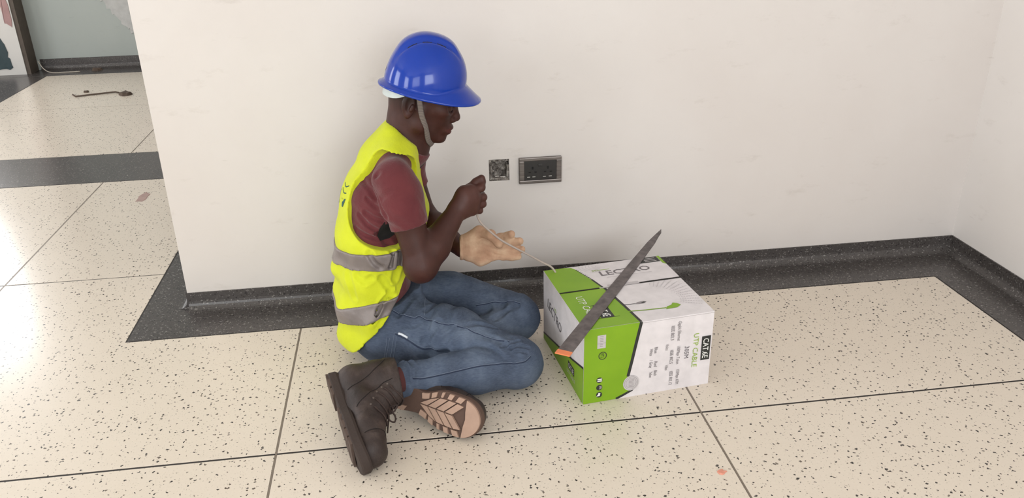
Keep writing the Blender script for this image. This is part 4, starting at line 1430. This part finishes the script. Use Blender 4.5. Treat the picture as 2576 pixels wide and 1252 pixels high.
def ring(c, r, n=28):
    return [(c[0] + r * math.cos(2 * math.pi * i / n), c[1] + r * math.sin(2 * math.pi * i / n)) for i in range(n)]


def words(name, face, s, start, end, h, mat, lift=0.0004, bold=0.0):
    """print s from start to end (2D on that face) with letter height h"""
    cu = bpy.data.curves.new(name, 'FONT'); cu.body = s; cu.size = 1.0; cu.offset = bold; cu.resolution_u = 2
    tmp = bpy.data.objects.new(name, cu); COL.objects.link(tmp)
    bpy.context.view_layer.update()
    me = bpy.data.meshes.new_from_object(tmp.evaluated_get(bpy.context.evaluated_depsgraph_get()))
    bpy.data.objects.remove(tmp); bpy.data.curves.remove(cu)
    xs_ = [v.co.x for v in me.vertices]; x0, x1 = min(xs_), max(xs_)
    a = Vector(start); b = Vector(end); d = b - a; up = Vector((-d.y, d.x)).normalized() * (-1 if face == 'left' else 1)
    for v in me.vertices:
        p = a + d * ((v.co.x - x0) / (x1 - x0)) + up * (v.co.y / 0.70 * h)
        v.co = FACES[face](p.x, p.y, lift)
    me.name = name
    return link(name, me, mat, carton)


# --- top
GT_ = [(0, 0), (0.160, 0.0), (0.1585, 0.02), (0.150, 0.100), (0.134, 0.218)]
decal('green_area', 'top', GT_ + [(0.134, 0.2235), (0.0, 0.2235)], M_GREEN)
decal('green_area', 'top', [(0.0, 0.2285), (0.132, 0.2285), (0.118, 0.290), (0.104, 0.335), (0.096, 0.366), (0.086, 0.384), (0.066, 0.3895), (0.0, 0.3895)], M_GREEN)
decal('dark_edge', 'top', stroke([(0.161, 0.0), (0.151, 0.100), (0.136, 0.2235)], 0.008), M_INK, 0.0002)
decal('dark_edge', 'top', stroke([(0.133, 0.2285), (0.119, 0.290)], 0.006), M_INK, 0.0002)
for k in range(9):
    y = 0.293 + k * 0.0085; x = 0.1185 - (y - 0.290) * 0.32
    decal('edge_dash', 'top', [(x - 0.002, y), (x + 0.004, y + 0.001), (x + 0.003, y + 0.005), (x - 0.003, y + 0.004)], M_INK, 0.0002)
words('brand_print', 'top', 'LECTRO', (0.156, 0.303), (0.316, 0.303), 0.030, M_DGREY, bold=0.018)
words('brand_print', 'top', '3D', (0.138, 0.338), (0.160, 0.338), 0.010, M_GTXT)
decal('underline', 'top', stroke([(0.168, 0.288), (0.312, 0.288)], 0.002), M_LGREY, 0.0002)
decal('underline', 'top', stroke([(0.160, 0.343), (0.195, 0.343)], 0.003), M_GTXT, 0.0002)
decal('flap_seam', 'top', stroke([(0.0, 0.226), (0.122, 0.226)], 0.0075), M_INSIDE, 0.0004)
decal('flap_seam', 'top', stroke([(0.246, 0.226), (0.376, 0.226)], 0.0075), M_INSIDE, 0.0004)
decal('flap_seam', 'top', stroke([(0.122, 0.226), (0.246, 0.226)], 0.0060), M_LGREY, 0.0004)
decal('seam_tape', 'top', stroke([(0.150, 0.2355), (0.246, 0.2345)], 0.010), M_LGREY, 0.0003)
decal('badge', 'top', [(0.300, 0.350), (0.366, 0.350), (0.366, 0.3885), (0.318, 0.3885), (0.306, 0.366)], M_INK, 0.0002)
for k in range(3):
    decal('badge_line', 'top', stroke([(0.318, 0.358 + k * 0.010), (0.356, 0.358 + k * 0.010)], 0.0032), M_LGREY, 0.0005)
decal('green_area', 'top', [(0.367, 0.338), (0.376, 0.325), (0.376, 0.3895), (0.367, 0.3895)], M_GREEN, 0.0003)
words('cable_print', 'top', 'UTP CABLE', (0.036, 0.190), (0.036, 0.052), 0.021, M_WPRINT)
decal('grade_box', 'top', [(0.066, 0.050), (0.104, 0.050), (0.104, 0.126), (0.066, 0.126)], M_INK, 0.0003)
words('grade_print', 'top', 'CAT.6E', (0.074, 0.120), (0.074, 0.056), 0.022, M_WPRINT, 0.0006, 0.01)
decal('thin_rule', 'top', stroke([(0.044, 0.127), (0.090, 0.127)], 0.0016), M_INK, 0.0003)
decal('thin_rule', 'top', stroke([(0.046, 0.049), (0.118, 0.049)], 0.0016), M_INK, 0.0003)
decal('plug_drawing', 'top', stroke([(0.151, 0.107), (0.170, 0.105), (0.184, 0.104)], 0.0024), M_INK, 0.0003)
decal('plug_drawing', 'top', [(0.182, 0.103), (0.194, 0.111), (0.212, 0.113), (0.220, 0.107), (0.210, 0.100), (0.194, 0.099)], M_GREY, 0.0003)
decal('plug_drawing', 'top', [(0.200, 0.104), (0.212, 0.109), (0.217, 0.105), (0.206, 0.101)], M_INK, 0.0005)
decal('cable_drawing', 'top', stroke([(0.150, 0.066), (0.200, 0.060), (0.258, 0.056)], 0.0042), M_GREEN, 0.0004)
decal('cable_drawing', 'top', [(0.254, 0.048), (0.288, 0.050), (0.304, 0.062), (0.296, 0.074), (0.286, 0.079), (0.278, 0.068), (0.262, 0.062)], M_GREEN, 0.0004)
# halftone arcs behind the plug
vs = []; fs = []
for a in range(15):
    for b in range(9):
        r_ = 0.085 + b * 0.0075; t = math.radians(-28 + a * 7.0)
        u, v = 0.240 + r_ * math.cos(t) * 0.95, 0.118 + r_ * math.sin(t)
        if u > 0.372 or v > 0.217: continue
        w = 0.0026 * (1 - abs(b - 4) / 7); hgt = 0.0011
        k = len(vs); vs += [FACES['top'](u - w, v - hgt, 0.0002), FACES['top'](u + w, v - hgt, 0.0002), FACES['top'](u + w, v + hgt, 0.0002), FACES['top'](u - w, v + hgt, 0.0002)]
        fs.append((k, k + 1, k + 2, k + 3))
tag(mesh('halftone_print', vs, fs, M_LGREY, carton), kind='stuff')
for k in range(6):
    c = (0.175, 0.372); r_ = 0.010 + 0.007 * k
    pts = [(c[0] + r_ * 1.5 * math.cos(t), min(0.389, c[1] + r_ * math.sin(t))) for t in [math.radians(a) for a in range(150, 262, 10)]]
    decal('halo_line', 'top', stroke(pts, 0.0011), M_LGREY, 0.0002)

# --- front
decal('green_area', 'front', [(0, 0.0008), (0, 0.2262), (0.159, 0.2262), (0.149, 0.175), (0.138, 0.115), (0.128, 0.066), (0.130, 0.050), (0.140, 0.034), (0.148, 0.026), (0.112, 0.008), (0.094, 0.0008)], M_GREEN)
decal('dark_edge', 'front', stroke([(0.161, 0.2262), (0.150, 0.172), (0.139, 0.114), (0.129, 0.066)], 0.009), M_INK, 0.0002)
decal('dark_edge', 'front', stroke([(0.150, 0.030), (0.143, 0.021), (0.118, 0.010), (0.096, 0.0014)], 0.007), M_INK, 0.0002)
decal('approval_seal', 'front', ring((0.139, 0.044), 0.0235), M_LGREY, 0.0005)
for r_ in (0.0195, 0.0150):
    pts = ring((0.139, 0.044), r_); decal('seal_ring', 'front', stroke(pts + [pts[0]], 0.0009), M_GREY, 0.0007)
for k in range(6):
    z = 0.054 - k * 0.0042
    decal('seal_line', 'front', stroke([(0.132, z), (0.147, z)], 0.0014), M_GREY, 0.0007)
decal('white_label', 'front', [(0.037, 0.166), (0.061, 0.166), (0.061, 0.205), (0.037, 0.205)], M_LGREY, 0.0003)
decal('label_rule', 'front', stroke([(0.037, 0.181), (0.061, 0.181)], 0.0009), M_GREY, 0.0005)
for k in range(4):
    z = 0.201 - k * 0.0048
    decal('label_mark', 'front', stroke([(0.044, z), (0.054, z)], 0.0016), M_GREY, 0.0005)
for k in range(2):
    decal('label_mark', 'front', stroke([(0.044, 0.177 - k * 0.005), (0.053, 0.177 - k * 0.005)], 0.0018), M_GREY, 0.0005)
pts = ring((0.053, 0.143), 0.0108); decal('test_mark', 'front', stroke(pts + [pts[0]], 0.0022), M_INK, 0.0003)
words('test_mark', 'front', 'ETL', (0.0475, 0.150), (0.0475, 0.136), 0.0095, M_INK, 0.0004, 0.01)
for k, z in enumerate((0.069, 0.046, 0.0235)):
    decal('care_icon', 'front', ring((0.046, z), 0.0088, 20), M_INK, 0.0003)
    if k == 0:
        decal('care_icon', 'front', [(0.040, z + 0.0008), (0.053, z + 0.0008), (0.053, z + 0.0045), (0.040, z + 0.0045)], M_WPRINT, 0.0006)
        decal('care_icon', 'front', [(0.040, z - 0.0045), (0.053, z - 0.0045), (0.053, z - 0.0008), (0.040, z - 0.0008)], M_WPRINT, 0.0006)
    elif k == 1:
        decal('care_icon', 'front', [(0.045, z - 0.006), (0.053, z - 0.003), (0.053, z + 0.003), (0.045, z + 0.006), (0.047, z)], M_GREY, 0.0006)
    else:
        decal('care_icon', 'front', [(0.038, z - 0.004), (0.048, z - 0.004), (0.050, z + 0.005), (0.044, z + 0.0065), (0.043, z + 0.001)], M_WPRINT, 0.0006)
decal('grade_box', 'front', [(0.345, 0.080), (0.3715, 0.080), (0.3715, 0.154), (0.345, 0.154)], M_INK, 0.0003)
words('grade_print', 'front', 'CAT.6E', (0.3495, 0.147), (0.3495, 0.086), 0.017, M_WPRINT, 0.0006, 0.01)
words('cable_print', 'front', 'UTP CABLE', (0.3195, 0.166), (0.3195, 0.062), 0.0155, M_GTXT)
words('length_print', 'front', '305M', (0.2945, 0.131), (0.2945, 0.094), 0.0135, M_DGREY)
for s, u, z0, z1 in (('Gigabit Ethernet', 0.2705, 0.211, 0.152), ('100Mbps Token', 0.2715, 0.135, 0.080), ('155Mbps ATM', 0.2735, 0.062, 0.016),
                     ('IEEE 802.3', 0.2505, 0.200, 0.157), ('IEEE 802.5', 0.2515, 0.126, 0.084), ('IEEE 802.12', 0.2535, 0.060, 0.017),
                     ('Voice', 0.2370, 0.147, 0.128), ('Video', 0.2385, 0.082, 0.066),
                     ('Blue', 0.2040, 0.143, 0.125), ('Red', 0.2050, 0.099, 0.083), ('Black', 0.2060, 0.071, 0.054),
                     ('White', 0.1900, 0.140, 0.119), ('/ Gray', 0.1910, 0.106, 0.081), ('Yellow', 0.1920, 0.069, 0.051)):
    words('small_print', 'front', s, (u, z0), (u, z1), 0.0095, M_DGREY)

# --- left end
decal('green_area', 'left', [(0.001, 0.0008), (0.001, 0.110), (0.10, 0.083), (0.23, 0.054), (0.389, 0.018), (0.389, 0.0008)], M_GREEN)
decal('dark_edge', 'left', stroke([(0.001, 0.112), (0.10, 0.085), (0.23, 0.056), (0.389, 0.020)], 0.006), M_INK, 0.0002)
words('brand_print', 'left', 'LECTRO', (0.345, 0.130), (0.205, 0.108), 0.030, M_DGREY)
words('brand_print', 'left', '3D', (0.275, 0.152), (0.255, 0.149), 0.010, M_GTXT)
decal('grade_box', 'left', [(0.135, 0.040), (0.135, 0.064), (0.078, 0.064), (0.078, 0.040)], M_INK, 0.0003)
words('grade_print', 'left', 'CAT.6E', (0.130, 0.044), (0.083, 0.044), 0.015, M_WPRINT, 0.0006)
words('cable_print', 'left', 'UTP CABLE', (0.145, 0.022), (0.070, 0.022), 0.011, M_LGREY)

# ------------------------------------------------------------------ blade lying across the carton
M_BLADE = Mat('grey_blade_steel', srgb(104, 98, 98), 0.42, 0.55, 0.5)
_n = M_BLADE.noise(M_BLADE.obj((12, 12, 12)), 3, 4); M_BLADE.base(M_BLADE.ramp(_n, [(0.3, srgb(84, 78, 78)), (0.7, srgb(122, 114, 114))])); M_BLADE = M_BLADE.m
M_ORANGE = plain('orange_tip', srgb(232, 132, 84), 0.5)
BA, BB = Vector((0.3500, 1.7360, CH + 0.0012)), Vector((0.8255, 2.4540, CH + 0.0012))
bd = (BB - BA); BLEN = bd.length
blade = tag(empty('saw_blade', BA), 'long tapered dark grey metal blade with orange end, lying across the carton', 'blade')
blade.rotation_euler.z = math.atan2(bd.y, bd.x)
prof = [(0.0, 0.0195), (0.10, 0.0195), (0.45, 0.0175), (0.70, 0.0150), (0.86, 0.0125), (0.93, 0.0080)]
prism('blade', [(t * BLEN, -w) for t, w in prof] + [(BLEN * 0.965, -0.0070), (BLEN, 0.0020)] + [(t * BLEN, w) for t, w in reversed(prof)], 0.0004, 0.0022, M_BLADE, blade)
box('blade_end', -0.014, 0.006, -0.0200, 0.0200, 0.0002, 0.0036, M_ORANGE, blade, 0.0008)

# ------------------------------------------------------------------ cable from the carton to the fist
cab = catmull([(0.196, 2.158, 0.566), (0.188, 2.160, 0.535), (0.178, 2.158, 0.500), (0.178, 2.160, 0.462), (0.185, 2.160, 0.435), (0.205, 2.162, 0.408), (0.245, 2.168, 0.367), (0.285, 2.176, 0.336), (0.330, 2.186, 0.303), (0.372, 2.196, 0.271), (0.398, 2.198, 0.254), (0.411, 2.196, 0.238), (0.420, 2.192, 0.215)], 8)
tag(tube('network_cable', cab, 0.0030, plain('pale_grey_cable', srgb(176, 162, 154), 0.45), None, 10), 'thin pale grey cable running from the carton up to the bare fist', 'cable')

# ------------------------------------------------------------------ bits lying on the floor
M_DIRT = plain('brown_dirt', srgb(92, 78, 68), 0.95)


def flake(name, loc, rx, ry, h, seed, mat, ang=0.0):
    rnd = random.Random(seed); n = 11; vs = []; top = []
    for k in range(n):
        a = 2 * math.pi * k / n; q = rnd.uniform(0.65, 1.1)
        vs.append((rx * q * math.cos(a), ry * q * math.sin(a), 0.0)); top.append((rx * q * 0.8 * math.cos(a), ry * q * 0.8 * math.sin(a), h * rnd.uniform(0.6, 1.2)))
    V = vs + top + [(0, 0, h)]
    fs = [(k, (k + 1) % n, n + (k + 1) % n, n + k) for k in range(n)] + [(n + k, n + (k + 1) % n, 2 * n) for k in range(n)] + [tuple(range(n - 1, -1, -1))]
    o = mesh(name, V, fs, mat); o.location = loc; o.rotation_euler.z = ang
    return o


tag(flake('paint_flake', (0.696, 1.509, 0.0003), 0.013, 0.010, 0.003, 2, plain('salmon_flake', srgb(222, 150, 128), 0.8)), 'small salmon pink flake on the floor in front of the carton', 'flake')
tag(flake('dirt_clump', (-1.93, 5.97, 0.0003), 0.060, 0.045, 0.022, 4, M_DIRT), 'brown clump of dirt at the end of the string on the hall floor', 'dirt')
tag(tube('brown_string', [Vector(p) for p in ((-2.30, 6.03, 0.006), (-2.26, 5.97, 0.006), (-2.18, 6.00, 0.006), (-2.08, 6.03, 0.007), (-2.02, 6.05, 0.007), (-1.985, 6.01, 0.008))], 0.0055, M_DIRT, None, 6), 'limp brown string on the hall floor', 'string')
tag(flake('plaster_crumb', (-2.235, 6.11, 0.0003), 0.026, 0.022, 0.012, 8, M_DIRT), 'single small brown crumb just behind the string', 'crumb')
tag(flake('rubble_scrap', (-2.41, 6.90, 0.0003), 0.050, 0.028, 0.018, 11, M_DIRT), 'flat brown scrap lying against the far skirting', 'scrap')
tag(tube('white_cord', catmull([(-2.84, 6.93, 0.085), (-2.80, 6.90, 0.03), (-2.74, 6.87, 0.005), (-2.62, 6.86, 0.004), (-2.52, 6.86, 0.004)], 5), 0.0035, plain('off_white_cord', srgb(190, 180, 168), 0.7), None, 6), 'thin off-white cord in the far corner beside the pier', 'cord')
M_SMEAR = plain('reddish_dust', srgb(176, 150, 142), 0.95)
tag(flake('dust_smear', (-1.245, 3.79, 0.0002), 0.030, 0.075, 0.0008, 14, M_SMEAR), 'reddish smear of dust on the floor left of the wall end', 'dust')
